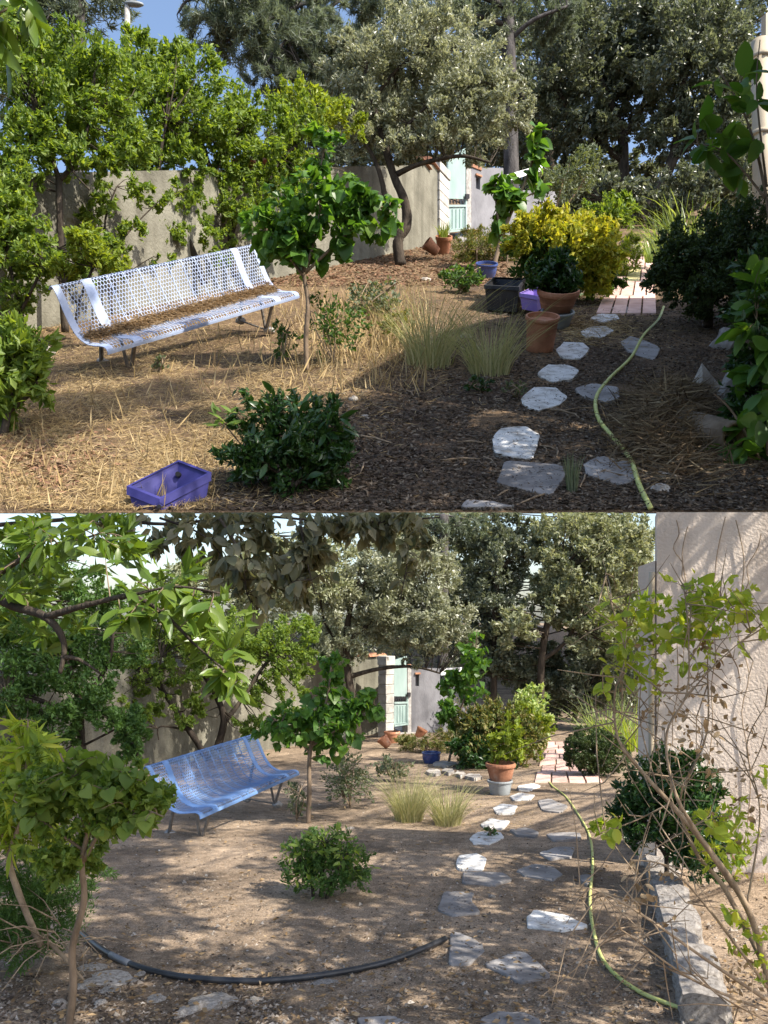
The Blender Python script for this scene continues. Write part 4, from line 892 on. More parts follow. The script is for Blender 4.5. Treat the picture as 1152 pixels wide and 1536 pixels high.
tree('broadleaf_shrub', 'bright glossy-leaved bush at the left edge below the upper bench', [[(5, 655, 36, 6), (15, 600, 36, 5), (25, 550, 36, 3)], [(10, 620, 36, 4), (45, 590, 36, 3), (60, 560, 36, 2)]], [(25, 560, 36, 48, 62), (5, 540, 36, 50, 50), (50, 570, 36, 28, 40), (8, 620, 36, 22, 32)], 1700, .62, M['lf_bright'], M['barkU'], cat='shrub', clumps=70, spread=.2, keep=keep_up, ratio=.38, twigs=30)

gp = 'pines behind the upper garden'
tree('pine_tree', 'dark pine behind the trees in the top left corner', [[(112, 330, 110, 14), (114, 100, 110, 13), (118, -60, 110, 10)], [(114, 80, 110, 5), (50, 30, 108, 3), (0, 10, 106, 2)]], [(40, 40, 112, 90, 55), (120, -10, 110, 80, 40), (10, 110, 110, 50, 60), (90, 110, 115, 60, 40)], 15000, 1.3, M['lf_pine'], M['barkpU'], clumps=200, spread=.12, ratio=.14, keep=keep_up, group=gp, twigs=60, fold=0)
tree('pine_tree', 'tall pine whose needled boughs hang over the top centre', [[(768, 330, 170, 12), (766, 200, 170, 11), (763, 80, 170, 10.5), (760, -80, 170, 9)],
      [(762, 10, 170, 5), (640, -30, 160, 4), (500, -10, 150, 3.4), (380, 40, 145, 2.4), (340, 62, 145, 1.5)], [(520, -8, 150, 3), (430, 60, 145, 2.4), (395, 100, 144, 1.6)], [(765, 60, 170, 4), (800, 30, 168, 3), (850, 10, 168, 2)], [(764, 40, 170, 4), (700, 20, 168, 2.5), (650, 30, 166, 1.6)], [(450, -10, 148, 3), (300, -5, 142, 2.4), (268, 18, 142, 1.4)]],
     [(330, 25, 145, 75, 38), (400, 60, 146, 85, 48), (440, 15, 150, 80, 30), (410, 115, 146, 42, 35), (480, 70, 150, 60, 50), (560, 10, 155, 80, 26), (650, 20, 165, 70, 26), (720, 30, 170, 60, 40), (820, 20, 172, 60, 35), (470, 130, 150, 35, 30)], 46000, 1.9, M['lf_pine'], M['barkpU'], clumps=520, spread=.085, ratio=.09, keep=keep_up, group=gp, twigs=260, twig_px=1.0, fold=0)
tree('olive_tree', 'grey-green rounded olive-like tree with a twisted dark trunk before the upper gate', [[(601, 399, 101, 9), (597, 362, 101, 8), (610, 335, 101, 8), (606, 300, 101, 7), (590, 262, 101, 6), (572, 200, 101, 5), (552, 130, 101, 4), (548, 82, 101, 3)], [(600, 352, 101, 6), (578, 318, 101, 5), (575, 282, 101, 4), (560, 235, 101, 3), (530, 190, 101, 2)], [(594, 262, 101, 4.5), (630, 246, 100, 3.6), (690, 234, 99, 2.6), (735, 244, 99, 1.6)], [(560, 150, 101, 3), (600, 100, 101, 2.4), (650, 70, 101, 1.6)], [(580, 220, 101, 3), (640, 160, 100, 2.2), (700, 120, 100, 1.5)]],
     [(590, 110, 103, 90, 72), (690, 130, 102, 80, 68), (640, 60, 104, 95, 45), (745, 165, 101, 55, 50), (560, 185, 102, 60, 50), (670, 200, 100, 85, 34), (510, 95, 104, 40, 50), (610, 220, 100, 50, 22)], 42000, .62, M['lf_olive'], M['barkU'], clumps=420, spread=.10, keep=keep_up, ratio=.42, twigs=200, twig_px=1.0)
go = 'dark holm oaks behind the upper garden'
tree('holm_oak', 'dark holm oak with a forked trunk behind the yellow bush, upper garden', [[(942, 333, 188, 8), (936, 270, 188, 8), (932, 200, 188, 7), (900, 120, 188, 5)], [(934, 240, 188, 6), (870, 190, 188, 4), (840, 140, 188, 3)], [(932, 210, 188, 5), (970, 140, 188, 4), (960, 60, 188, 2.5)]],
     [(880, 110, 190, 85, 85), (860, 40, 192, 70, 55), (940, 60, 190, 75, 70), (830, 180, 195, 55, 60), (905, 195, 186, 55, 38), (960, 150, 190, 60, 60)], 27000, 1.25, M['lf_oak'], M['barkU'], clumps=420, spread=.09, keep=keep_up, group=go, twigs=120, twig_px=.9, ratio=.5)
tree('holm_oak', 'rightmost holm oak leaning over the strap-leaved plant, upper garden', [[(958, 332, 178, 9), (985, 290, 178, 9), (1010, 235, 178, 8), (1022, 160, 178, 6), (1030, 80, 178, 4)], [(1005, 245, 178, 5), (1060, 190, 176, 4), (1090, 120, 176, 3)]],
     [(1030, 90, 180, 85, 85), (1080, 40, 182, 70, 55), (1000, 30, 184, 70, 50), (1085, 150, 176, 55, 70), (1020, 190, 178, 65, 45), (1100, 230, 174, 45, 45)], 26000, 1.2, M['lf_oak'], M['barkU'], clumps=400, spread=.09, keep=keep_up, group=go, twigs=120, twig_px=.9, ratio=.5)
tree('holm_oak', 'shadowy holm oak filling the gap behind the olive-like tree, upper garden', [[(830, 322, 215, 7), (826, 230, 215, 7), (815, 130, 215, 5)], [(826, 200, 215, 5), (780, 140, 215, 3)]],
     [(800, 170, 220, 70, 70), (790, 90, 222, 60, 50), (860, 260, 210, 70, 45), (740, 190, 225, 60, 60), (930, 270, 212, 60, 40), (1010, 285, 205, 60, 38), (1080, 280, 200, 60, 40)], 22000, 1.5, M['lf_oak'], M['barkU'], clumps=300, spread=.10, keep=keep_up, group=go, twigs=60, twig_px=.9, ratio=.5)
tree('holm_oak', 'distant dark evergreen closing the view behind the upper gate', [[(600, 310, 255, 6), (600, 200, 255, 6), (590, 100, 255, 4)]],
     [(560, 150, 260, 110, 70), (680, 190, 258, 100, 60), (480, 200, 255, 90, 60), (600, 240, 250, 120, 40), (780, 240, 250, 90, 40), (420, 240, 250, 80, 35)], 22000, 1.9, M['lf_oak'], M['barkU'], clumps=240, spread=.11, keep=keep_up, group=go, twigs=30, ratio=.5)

tree('undergrowth', 'dark undergrowth under the holm oaks behind the golden shrub, upper garden', [[(900, 340, 165, 3), (905, 300, 165, 2)], [(1020, 338, 165, 3), (1020, 300, 165, 2)]], [(850, 300, 168, 50, 36), (920, 300, 170, 50, 34), (990, 300, 168, 50, 34), (1060, 290, 165, 50, 40), (1110, 270, 165, 40, 50), (800, 290, 175, 40, 36)], 16000, 1.1, M['lf_oak'], M['barkU'], cat='undergrowth', clumps=220, spread=.12, keep=keep_up, twigs=60, twig_px=.7, ratio=.5)
tree('background_tree', 'tall grey-green tree closing the far right corner of the upper garden', [[(1130, 330, 200, 6), (1125, 200, 200, 5), (1120, 80, 200, 3)]], [(1120, 60, 205, 60, 70), (1140, 170, 200, 45, 80), (1060, 10, 208, 60, 40), (960, 0, 212, 80, 30), (760, 40, 230, 60, 60), (700, 100, 235, 60, 60)], 16000, 1.4, M['lf_oak'], M['barkU'], clumps=220, spread=.11, keep=keep_up, twigs=60, twig_px=.8, ratio=.5)
# young trees with heart-shaped leaves
heartU = leafmesh('heart', M['lf_judas'])
pth = [[(460, 557, 47.5, 4.2), (459, 505, 47.5, 4), (462, 455, 47.5, 3.6), (456, 412, 47.5, 3.4), (458, 380, 47.5, 2.6)], [(457, 412, 47.5, 2.6), (478, 330, 47.2, 2), (482, 250, 47, 1.5), (492, 195, 47, 1)], [(456, 415, 47.5, 2.6), (425, 375, 47.3, 2), (395, 340, 47.2, 1.3)], [(457, 410, 47.5, 2.6), (510, 360, 47.4, 2), (560, 315, 47.3, 1.4), (600, 310, 47.3, 1)]]
t = thing('young_tree', 'young tree with bright heart-shaped leaves beside the right end of the upper bench', 'tree', P(460, 557, 47.5)); woods(t, pth, M['barkyU'])
leafy(t, heartU, pth, [(470, 320, 47.3, 75, 70), (405, 335, 47, 48, 45), (490, 235, 47, 38, 45), (560, 315, 47.3, 55, 45), (450, 375, 47.3, 75, 28), (520, 290, 47.3, 50, 40)], 64, 6, .78, M['barkyU'], .9, keep_up, hang=.55, maxleaf=300)
crown('foliage', t, [(470, 330, 47.6, 70, 65), (410, 340, 47.4, 45, 40), (550, 320, 47.6, 50, 40), (490, 240, 47.4, 32, 40), (460, 375, 47.6, 70, 24)], 900, .66, M['lf_judas'], 60, keep=keep_up, ratio=.8, droop=.5)
pth = [[(738, 412, 96, 4), (748, 372, 96, 3.4), (762, 330, 96, 3), (778, 295, 96, 2.4), (796, 250, 96, 1.8), (812, 192, 96, 1)], [(752, 355, 96, 2), (745, 315, 95.6, 1.4), (742, 278, 95.6, .9)], [(775, 300, 96, 1.8), (800, 290, 95.6, 1.2), (812, 285, 95.6, .8)]]
t = thing('young_tree', 'thin sapling with heart-shaped leaves rising from the blue pot, upper garden', 'tree', P(738, 412, 96)); woods(t, pth, M['barkyU'])
leafy(t, heartU, pth, [(806, 215, 95.6, 13, 32), (800, 255, 95.6, 18, 20), (756, 280, 95.4, 24, 20), (768, 300, 95.4, 26, 16), (750, 335, 95.6, 12, 20), (808, 285, 95.6, 14, 10)], 52, 4, 1.25, M['barkyU'], .7, keep_up, hang=.5)

# yellow bush and its neighbours
t = tree('golden_shrub', 'rounded shrub with yellow outer leaves beside the pink tiles, upper garden', [[(845, 452, 74, 4), (845, 420, 74, 3), (830, 380, 74, 2)], [(846, 440, 74, 3), (880, 400, 74, 2)]],
     [(835, 395, 74, 66, 50), (882, 402, 73, 42, 50), (798, 370, 74, 40, 42)], 6000, .62, M['lf_mid'], M['barkU'], cat='shrub', clumps=120, spread=.14, keep=keep_up, twigs=40,
     crowns=[([(850, 350, 72, 66, 36), (812, 338, 72, 46, 26), (898, 385, 71, 28, 55), (865, 385, 70.5, 50, 40), (782, 352, 72, 24, 30)], 7500, .62, M['lf_yellow'], 150)])
t = tree('citrus_plant', 'dark leafy citrus growing in the terracotta pot, upper garden', [[(834, 452, 61.5, 2.5), (835, 420, 61.5, 2), (832, 385, 61.5, 1.4)], [(835, 430, 61.5, 1.6), (855, 405, 61.5, 1)]], [(832, 410, 61.5, 34, 28), (820, 425, 60.8, 28, 18), (850, 424, 60.8, 24, 16), (834, 385, 61.5, 16, 14)], 1500, .72, M['lf_dark'], M['barkyU'], cat='plant', clumps=60, spread=.18, keep=keep_up, ratio=.42, twigs=25)
tree('leafy_shrub', 'fresh green bush behind the golden shrub, upper garden', [[(915, 370, 112, 3), (917, 340, 112, 2)]], [(918, 325, 112, 36, 26), (905, 345, 112, 30, 24), (930, 305, 112, 22, 16)], 2600, .85, M['lf_bright'], M['barkU'], cat='shrub', clumps=60, spread=.17, keep=keep_up, twigs=20)
tree('leafy_shrub', 'pale feathery weeds between the golden shrub and pink path, upper garden', [[(930, 412, 90, 1.5), (932, 380, 90, 1)]], [(932, 390, 90, 24, 26), (915, 400, 89, 14, 18), (945, 370, 92, 14, 16)], 1800, .7, M['lf_yellowgreen'], M['barkyU'], cat='weeds', clumps=40, spread=.2, keep=keep_up, ratio=.2, twigs=20)
tree('bushy_herb', 'pale green bushy herbs before the grey wall, upper garden', [[(715, 402, 104, 1.5), (715, 375, 104, 1)], [(760, 398, 104, 1.5), (762, 372, 104, 1)]], [(700, 378, 105, 30, 24), (735, 372, 106, 34, 28), (765, 378, 106, 25, 26), (720, 355, 110, 30, 14)], 5200, .62, M['lf_variegated'], M['barkyU'], cat='herbs', clumps=120, spread=.14, keep=keep_up, ratio=.2, twigs=50, twig_px=.6)
tree('bare_shrub', 'sparse grey leafy shrub against the dark oaks behind the golden shrub', [[(830, 350, 130, 2), (835, 310, 130, 1.6), (845, 270, 130, 1)], [(832, 330, 130, 1.5), (870, 280, 130, 1), (890, 240, 130, .6)], [(833, 330, 130, 1.5), (810, 290, 130, .8)]], [(850, 270, 130, 45, 32), (880, 240, 130, 22, 20), (815, 290, 130, 22, 25)], 1500, .9, M['lf_grey'], M['twigdryU'], cat='shrub', clumps=60, spread=.15, keep=keep_up, ratio=.35, twigs=50, twig_px=.6)
tree('box_bush', 'large dark rounded bush overhanging the hose end, upper garden', [[(1062, 490, 60, 7), (1062, 450, 60, 6), (1050, 400, 60, 4)], [(1063, 460, 60, 5), (1110, 410, 60, 3)]], [(1050, 395, 61, 72, 62), (1110, 370, 62, 62, 68), (1010, 410, 60, 38, 48), (1080, 440, 59, 70, 36), (1140, 420, 60, 40, 60)], 26000, .36, M['lf_box'], M['barkU'], cat='bush', clumps=300, spread=.11, keep=keep_up, ratio=.5, twigs=40)

def blades(name, label, cat, base, n, ln, lean, width, mat, S_, spread, keep=None, seg=5, bend=.6, up=Vector((0, 0, 1)), parent=None):
    v = []; f = []; base = np.array(base); up = np.array(up)
    for i in range(n):
        az = random.random() * 6.283; r = spread * math.sqrt(random.random()); p = base + np.array([math.cos(az) * r, math.sin(az) * r, math.sin(az) * r * (.5177 if S_ > 2 else -.0646) - .02 * S_])
        h = ln * (0.3 + .75 * random.random() ** .7); o = np.array([math.cos(az + random.gauss(0, .5)), math.sin(az + random.gauss(0, .5)), 0]); le = lean * random.random() ** .8
        sd = np.array([-o[1], o[0], 0]) if random.random() < .5 else np.array([1, 0, 0]); pts = []
        for k in range(seg + 1):
            u = k / seg; pts.append(p + up * h * (u - bend * le * u ** 2.4 * .5) + o * h * le * u ** 1.6)
        pts = np.array(pts)
        if keep is not None and not keep(pts).all(): continue
        w0 = width * (.7 + .6 * random.random()); b0 = len(v)
        for k in range(seg + 1):
            w = w0 * (1 - (k / seg) ** 1.5) + w0 * .08; v += [pts[k] - sd * w / 2, pts[k] + sd * w / 2]
        for k in range(seg): q = b0 + 2 * k; f.append((q, q + 1, q + 3, q + 2))
    o = link(name, npmesh(name, np.array(v), np.array(f), True), parent, mat)
    if label: tag(o, label, cat)
    return o
blades('feather_grass', 'left tuft of pale feather grass at the shade edge, upper garden', 'grass', U.g(645, 548), 330, 5.2, 1.1, .04, M['lf_grass'], S, 1.2, keep_up)
blades('feather_grass', 'right tuft of pale feather grass by the tall terracotta pot, upper garden', 'grass', U.g(733, 560), 300, 4.4, 1.15, .04, M['lf_grass'], S, 1.1, keep_up)
blades('grass_tuft', 'small green grass tuft between two front slates, upper garden', 'grass', U.g(858, 738), 90, 1.5, .25, .035, M['lf_grey'], S, .16, keep_up)
blades('strap_plant', 'clump of long arching strap leaves above the dark bush, upper garden', 'plant', U.at(1030, 88, 3), 260, 6.6, 1.2, .14, M['lf_strap'], S, 3.4, keep_up, bend=1.2)
blades('strap_plant', 'narrow strap-leaved clump left of another by the path end, upper garden', 'plant', U.at(985, 96, 1), 120, 5.0, .85, .13, M['lf_strap'], S, 1.2, keep_up, bend=.9)

# front dark shrub with single leaves
lanceD = leafmesh('lance', M['lf_dark'])
pth = [[(440, 752, 29.2, 5), (435, 710, 29.6, 4), (420, 660, 30, 3), (405, 620, 30, 2)], [(440, 730, 29.4, 4), (480, 690, 30, 3), (500, 650, 30.2, 2)], [(438, 720, 29.4, 3), (385, 690, 29.6, 2), (365, 660, 29.8, 1.4)], [(380, 690, 29.6, 1.4), (340, 640, 29.6, 1)]]
t = thing('dark_shrub', 'dark glossy shrub in the front shade beside the violet tub, upper garden', 'shrub', P(440, 752, 29.2)); woods(t, pth, M['barkU'])
crown('foliage', t, [(405, 625, 30.2, 55, 42), (475, 650, 30.4, 58, 50), (430, 690, 29.8, 90, 50), (500, 690, 29.8, 38, 45), (370, 690, 29.5, 40, 38)], 3600, .36, M['lf_dark'], 110, keep=keep_up, ratio=.4, spread=.17)
leafy(t, lanceD, pth, [(405, 622, 30, 58, 44), (475, 648, 30, 62, 52), (430, 685, 29.5, 95, 50), (500, 690, 29.6, 42, 45)], 60, 5, .55, M['barkU'], .8, keep_up, hang=.0, maxleaf=290)
lanceY = leafmesh('lance', M['lf_bright'])
for j in range(14): place_leaf(lanceY, t, P(335 + random.uniform(-14, 14), 630 + random.uniform(-14, 14), 29.5), Vector((random.gauss(0, 1), random.gauss(0, .4), random.random())), Vector((0, -.6, .8)), .5, keep_up)

# weeds near the bench: stemmy little plants
for (x, y, r, hgt, lab, mt, nn) in [(500, 548, 46, 110, 'sparse green weed with thin stems right of the young tree, upper garden', 'lf_mid', 420), (425, 545, 22, 70, 'thin weed just left of the young trunk, upper garden', 'lf_mid', 160), (560, 480, 40, 60, 'pale weedy tangle behind the feather grass, upper garden', 'lf_grey', 500), (690, 440, 34, 40, 'low green herbs left of the black crate, upper garden', 'lf_mid', 500), (600, 520, 26, 60, 'dry leafy weed left of the feather grass, upper garden', 'lf_variegated', 220), (240, 560, 14, 30, 'tiny pale weed in front of the upper bench', 'lf_grey', 60), (720, 590, 22, 24, 'low dark seedling under the right feather grass, upper garden', 'lf_dark', 120), (775, 600, 20, 26, 'grey-green seedling left of the second white stone, upper garden', 'lf_grey', 90)]:
    d = U.d(y); k = d / F; pth = [[(x, y, d, 1.4), (x + 4, y - hgt * .5, d, 1), (x + 10, y - hgt * .85, d, .6)]] + [[(x, y - 5, d, 1.1), (x + random.uniform(-.6, .6) * r, y - hgt * .5, d + random.uniform(-1, 1), .8), (x + random.uniform(-1, 1) * r, y - hgt * random.uniform(.7, 1), d + random.uniform(-1, 1), .5)] for _ in range(5)]
    tree('weed', lab, pth, [(x, y - hgt * .55, d, r, hgt * .42)], nn, .36 * (d / 48), M[mt], M['twigdryU'], cat='weed', clumps=max(10, nn // 14), spread=.16, keep=keep_up, twigs=16, twig_px=.6)
blades('weed', 'grey grass-like weed standing in the terracotta pot by the wall, upper garden', 'weed', P(665, 357, 115), 60, 2.6, .5, .12, M['lf_yellowgreen'], S, .5, keep_up)

# vine leaves at the right edge
ovalR = leafmesh('oval', M['lf_judas'])
pth = [[(1185, 560, 40, 3), (1150, 300, 40, 2.4), (1120, 180, 40, 1.6), (1075, 100, 40, 1)], [(1150, 300, 40, 2), (1090, 230, 40, 1.3), (1040, 215, 40, .8)], [(1150, 280, 40, 2), (1135, 140, 40, 1.2), (1140, 60, 40, .8)]]
t = thing('climbing_vine', 'climbing vine with large oval leaves by the house corner, upper garden', 'vine', P(1185, 560, 40)); woods(t, pth, M['barkyU'])
leafy(t, ovalR, pth, [(1100, 170, 40, 45, 70), (1130, 110, 40, 30, 70), (1060, 215, 40, 35, 28), (1130, 250, 40, 35, 40)], 22, 3, 1.15, M['barkyU'], .7, keep_up, hang=.1)
pth = [[(1180, 770, 33, 3), (1140, 690, 33, 2.4), (1100, 620, 33, 1.6), (1070, 590, 33, 1)], [(1150, 700, 33, 2), (1110, 680, 33, 1.4), (1085, 660, 33, .8)], [(1150, 700, 33, 2), (1150, 560, 33, 1.3), (1135, 480, 33, .8)]]
t = thing('climbing_vine', 'shaded vine with oval leaves in the lower right corner, upper garden', 'vine', P(1180, 766, 33)); woods(t, pth, M['barkyU'])
leafy(t, ovalR, pth, [(1120, 640, 33, 45, 60), (1135, 540, 33, 30, 90), (1100, 700, 33, 40, 45), (1135, 430, 33, 25, 50)], 34, 5, .95, M['barkyU'], .7, keep_up, hang=.3)
crown('foliage', t, [(1135, 520, 34, 36, 110), (1125, 690, 34, 46, 60), (1140, 600, 34, 40, 70), (1095, 735, 33, 50, 26), (1130, 420, 35, 34, 60)], 2600, .5, M['lf_dark'], 110, keep=keep_up)
laurU = leafmesh('lance', M['lf_laurel'])
pth = [[(-60, 60, 33, 3), (-20, 30, 33, 2), (30, 5, 33, 1.4), (70, -10, 33, 1)]]
t = thing('laurel_branch', 'bay leaf sprig poking into the top left corner', 'branch', P(-60, 60, 33)); woods(t, pth, M['barkyU'])
leafy(t, laurU, pth, [(20, 15, 33, 40, 20), (0, 90, 33, 14, 28)], 12, 4, 1.15, M['barkyU'], .7, keep_up, hang=.5)

# ground cover of the upper garden
def scatter(n, xr, yr, G, dens=None, keep=None):
    x = RNG.uniform(xr[0], xr[1], n); ds = np.sqrt(RNG.random(n)) ; y = yr[0] + (yr[1] - yr[0]) * RNG.random(n)
    if dens is not None:
        k = RNG.random(n) < dens(x, y); x, y = x[k], y[k]
    d = G.k * G.d0 / (y - G.h); return np.stack([(x - CX) / F * d, d, CZ + (HZ - G.h) / F * d - G.k * G.d0 / F], 1), x, y
def lying(name, label, cat, pts, d, ln, wd, mat, nrm, flat=.25, keep=None, scale=None, lift=0.0, tilt=.15):
    n = len(pts); N_ = np.array(nrm); ax = RNG.normal(size=(n, 3)); ax -= np.outer(ax @ N_, N_) * (1 - tilt)
    nn = np.tile(N_, (n, 1)) + RNG.normal(size=(n, 3)) * flat
    l_ = ln * (.5 + RNG.random(n)); w_ = wd * (.6 + .8 * RNG.random(n))
    o = leafcloud(name, pts + N_ * (lift * (.3 + RNG.random((n, 1)))), ax, nn, l_, w_, mat, None, .12, keep); o['kind'] = 'stuff'; tag(o, label, cat); return o
def shade_right(x, y):                  # darkened litter follows the shade edge to the right, straw on the open left
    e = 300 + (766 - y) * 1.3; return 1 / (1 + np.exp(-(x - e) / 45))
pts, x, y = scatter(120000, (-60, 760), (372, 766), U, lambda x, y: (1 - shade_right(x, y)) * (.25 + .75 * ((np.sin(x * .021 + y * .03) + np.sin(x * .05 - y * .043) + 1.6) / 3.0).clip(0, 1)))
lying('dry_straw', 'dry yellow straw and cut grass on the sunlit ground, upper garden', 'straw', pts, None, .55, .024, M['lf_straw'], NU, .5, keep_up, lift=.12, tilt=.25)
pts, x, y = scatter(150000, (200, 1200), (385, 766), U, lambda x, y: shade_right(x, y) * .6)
lying('leaf_litter', 'brown leaf litter, darkened to deepen the shade on the ground, upper garden', 'leaf litter', pts, None, .24, .09, M['lf_litter'], NU, .55, keep_up, lift=.06)
pts, x, y = scatter(26000, (-60, 420), (640, 766), U, lambda x, y: np.exp(-(((x - 60) / 70) ** 2 + ((y - 690) / 35) ** 2)) * .5)
lying('russet_litter', 'patch of russet dead leaves at the left front, upper garden', 'leaf litter', pts, None, .30, .15, M['lf_redlitter'], NU, .5, keep_up, lift=.1)
pts, x, y = scatter(26000, (380, 760), (368, 430), U, lambda x, y: .35 + 0 * x)
lying('leaf_litter', 'reddish-brown litter under the olive-like tree, upper garden', 'leaf litter', pts, None, .5, .2, M['lf_redlitter'], NU, .5, keep_up, lift=.1)
# standing dry grass in the open part
v_pts, x, y = scatter(9000, (300, 640), (430, 600), U, lambda x, y: np.exp(-(((x - 560) / 90) ** 2 + ((y - 500) / 45) ** 2)) * .9 + .06)
n = len(v_pts); ax = RNG.normal(size=(n, 3)) * .45 + np.array([0, 0, 1.0]); ll = .8 + 1.3 * RNG.random(n)
o = leafcloud('dry_grass', v_pts + ax * ll[:, None] * .3, ax, RNG.normal(size=(n, 3)), ll, .05 + .04 * RNG.random(n), M['lf_straw'], None, .1, keep_up); o['kind'] = 'stuff'; tag(o, 'standing dry yellow grass around the young tree, upper garden', 'grass')
v_pts, x, y = scatter(3500, (-30, 330), (540, 766), U, lambda x, y: .14 + 0 * x)
n = len(v_pts); ax = RNG.normal(size=(n, 3)) * .5 + np.array([0, 0, 1.0]); ll = .5 + 1.0 * RNG.random(n)
o = leafcloud('dry_grass', v_pts + ax * ll[:, None] * .3, ax, RNG.normal(size=(n, 3)), ll, .04 + .03 * RNG.random(n), M['lf_straw'], None, .1, keep_up); o['kind'] = 'stuff'; tag(o, 'scattered dry grass stalks before the upper bench', 'grass')
pts, x, y = scatter(16000, (680, 1010), (462, 764), U, lambda x, y: .16 + 0 * x)
lying('leaf_flakes', 'tiny dry leaf flakes strewn over the stepping stones, upper garden', 'leaf litter', pts, None, .15, .05, M['lf_litter'], NU, .3, keep_up, lift=.16)
# heap of cut straw on the right
n = 5200; x = RNG.normal(1010, 48, n); y = RNG.normal(652, 34, n).clip(560, 745); hgt = np.exp(-(((x - 1020) / 70) ** 2 + ((y - 650) / 50) ** 2)) * 2.2 * RNG.random(n)
d = U.k * U.d0 / (y - U.h); hp = np.stack([(x - CX) / F * d, d, CZ + (HZ - U.h) / F * d - U.k * U.d0 / F + hgt], 1); ax = RNG.normal(size=(n, 3)) * np.array([1, .7, .35])
o = leafcloud('straw_heap', hp, ax, RNG.normal(size=(n, 3)), .7 + 2.2 * RNG.random(n) ** 2, .03 + .05 * RNG.random(n), M['lf_stalk'], None, .1, keep_up); o['kind'] = 'stuff'; tag(o, 'heap of cut dry stalks right of the hose, upper garden', 'straw')
n = 5000; x = RNG.normal(890, 40, n); y = RNG.normal(492, 14, n); pts = np.array([tuple(U.g(float(a), float(b))) for a, b in zip(x, y)])
lying('dry_straw', 'thin dry straw around the grey planter, upper garden', 'straw', pts[:1800], None, .8, .05, M['lf_straw'], NU, .5, keep_up, lift=.1)
n = 26; mb = MB()
for i in range(n):
    a_ = U.g(random.uniform(520, 1000), random.uniform(580, 760)); az = random.random() * 6.28; l_ = random.uniform(.5, 2.0); e_ = a_ + Vector((math.cos(az), math.sin(az), .52 * math.sin(az))) * l_
    if e_.y < 28.3 or a_.y < 28.3: continue
    mb = MB(); mb.tube([a_ + NU * .06, a_.lerp(e_, .5) + NU * .12 + Vector((.05, 0, 0)), e_ + NU * .06], [.03, .035, .02], 5); tag(mb.build('dry_twig', M['twigdryU']), 'dry fallen twig lying on the shaded ground, upper garden', 'twig', 'fallen twigs of the upper garden')

# ------------------------------------------------------------------ trees and plants of the lower garden
kl = keep_low
gt = 'small trees along the lower garden wall'
tree('wall_tree', 'leftmost small tree against the lower garden wall', [[(128, 1180, 11.6, 7), (122, 1110, 11.6, 6), (118, 1050, 11.6, 5), (100, 990, 11.6, 4)], [(120, 1080, 11.6, 4), (60, 1050, 11.4, 3), (10, 1040, 11.2, 2)], [(119, 1060, 11.6, 4), (160, 1000, 11.6, 3), (170, 950, 11.6, 2)], [(122, 1120, 11.6, 2), (180, 1090, 11.4, 1.4), (210, 1070, 11.4, .8)]],
     [(60, 985, 11.6, 75, 50), (150, 965, 11.8, 70, 48), (110, 1030, 11.5, 70, 38), (30, 1060, 11.2, 45, 40), (185, 1090, 11.3, 34, 36), (20, 930, 11.8, 50, 40), (80, 1090, 11.3, 50, 34), (150, 1060, 11.4, 50, 30), (40, 1130, 11, 50, 30)], 15000, .085, M['lf_mid'], M['barkL'], clumps=220, spread=.13, keep=kl, group=gt, twigs=110, twig_px=1.1)
tree('wall_tree', 'slanting dark-stemmed small tree left of the lower bench top', [[(312, 1140, 14.2, 5), (290, 1105, 14.2, 4.6), (250, 1045, 14.2, 3.6), (222, 1010, 14.2, 2.6), (205, 985, 14.2, 2)], [(262, 1065, 14.2, 2.6), (240, 1020, 14.1, 2), (242, 985, 14.1, 1.4)], [(282, 1095, 14.2, 2), (240, 1090, 14, 1.2), (238, 1110, 14, .8)]],
     [(230, 950, 14.4, 62, 38), (290, 965, 14.3, 55, 34), (200, 1000, 14.2, 50, 26), (250, 905, 14.6, 55, 30), (265, 1010, 14.1, 45, 22), (235, 1065, 14, 22, 26), (190, 1040, 14, 30, 26), (265, 1050, 14, 22, 16), (205, 1075, 13.8, 24, 18), (275, 1085, 14, 18, 14)], 10500, .09, M['lf_bright'], M['barkL'], clumps=150, spread=.13, keep=kl, group=gt, twigs=80, twig_px=1.1)
tree('wall_tree', 'forked small tree behind the right half of the lower bench', [[(325, 1125, 15, 6), (336, 1080, 15, 5.5), (325, 1045, 15, 4.5), (300, 1000, 15, 3.6), (285, 965, 15, 2.6)], [(336, 1085, 15, 4), (362, 1050, 15.2, 3.4), (395, 1000, 15.4, 2.6), (415, 980, 15.5, 2)], [(322, 1040, 15, 2.4), (345, 990, 15, 1.8), (355, 955, 15, 1.2)]],
     [(340, 955, 15.3, 60, 36), (400, 970, 15.5, 55, 38), (440, 945, 15.8, 45, 30), (310, 985, 15, 45, 25), (440, 995, 15.6, 38, 28), (400, 1035, 15.3, 35, 26), (345, 1020, 15, 35, 22), (440, 1050, 15.3, 25, 30), (300, 1050, 14.9, 20, 24), (380, 1090, 14.9, 30, 20)], 11000, .095, M['lf_bright'], M['barkL'], clumps=150, spread=.13, keep=kl, group=gt, twigs=90, twig_px=1.1)
tree('leafy_shrub', 'small russet-green shrub at the foot of the lower wall', [[(205, 1150, 11.2, 2), (208, 1110, 11.2, 1.4)]], [(205, 1105, 11.2, 22, 24), (190, 1130, 11.2, 20, 18)], 900, .08, M['lf_mid'], M['barkL'], cat='shrub', clumps=30, spread=.2, keep=kl, twigs=16)
gb = 'trees behind the lower garden'
tree('background_tree', 'loose leafy tree beyond the wall at the far left of the lower garden', [[(60, 1010, 17.5, 6), (55, 900, 17.5, 5), (50, 800, 17.5, 3)]], [(50, 860, 17.5, 80, 55), (150, 900, 17.7, 60, 45), (10, 920, 17.3, 50, 50)], 7000, .14, M['lf_mid'], M['barkL'], clumps=130, spread=.11, keep=kl, group=gb, twigs=60)
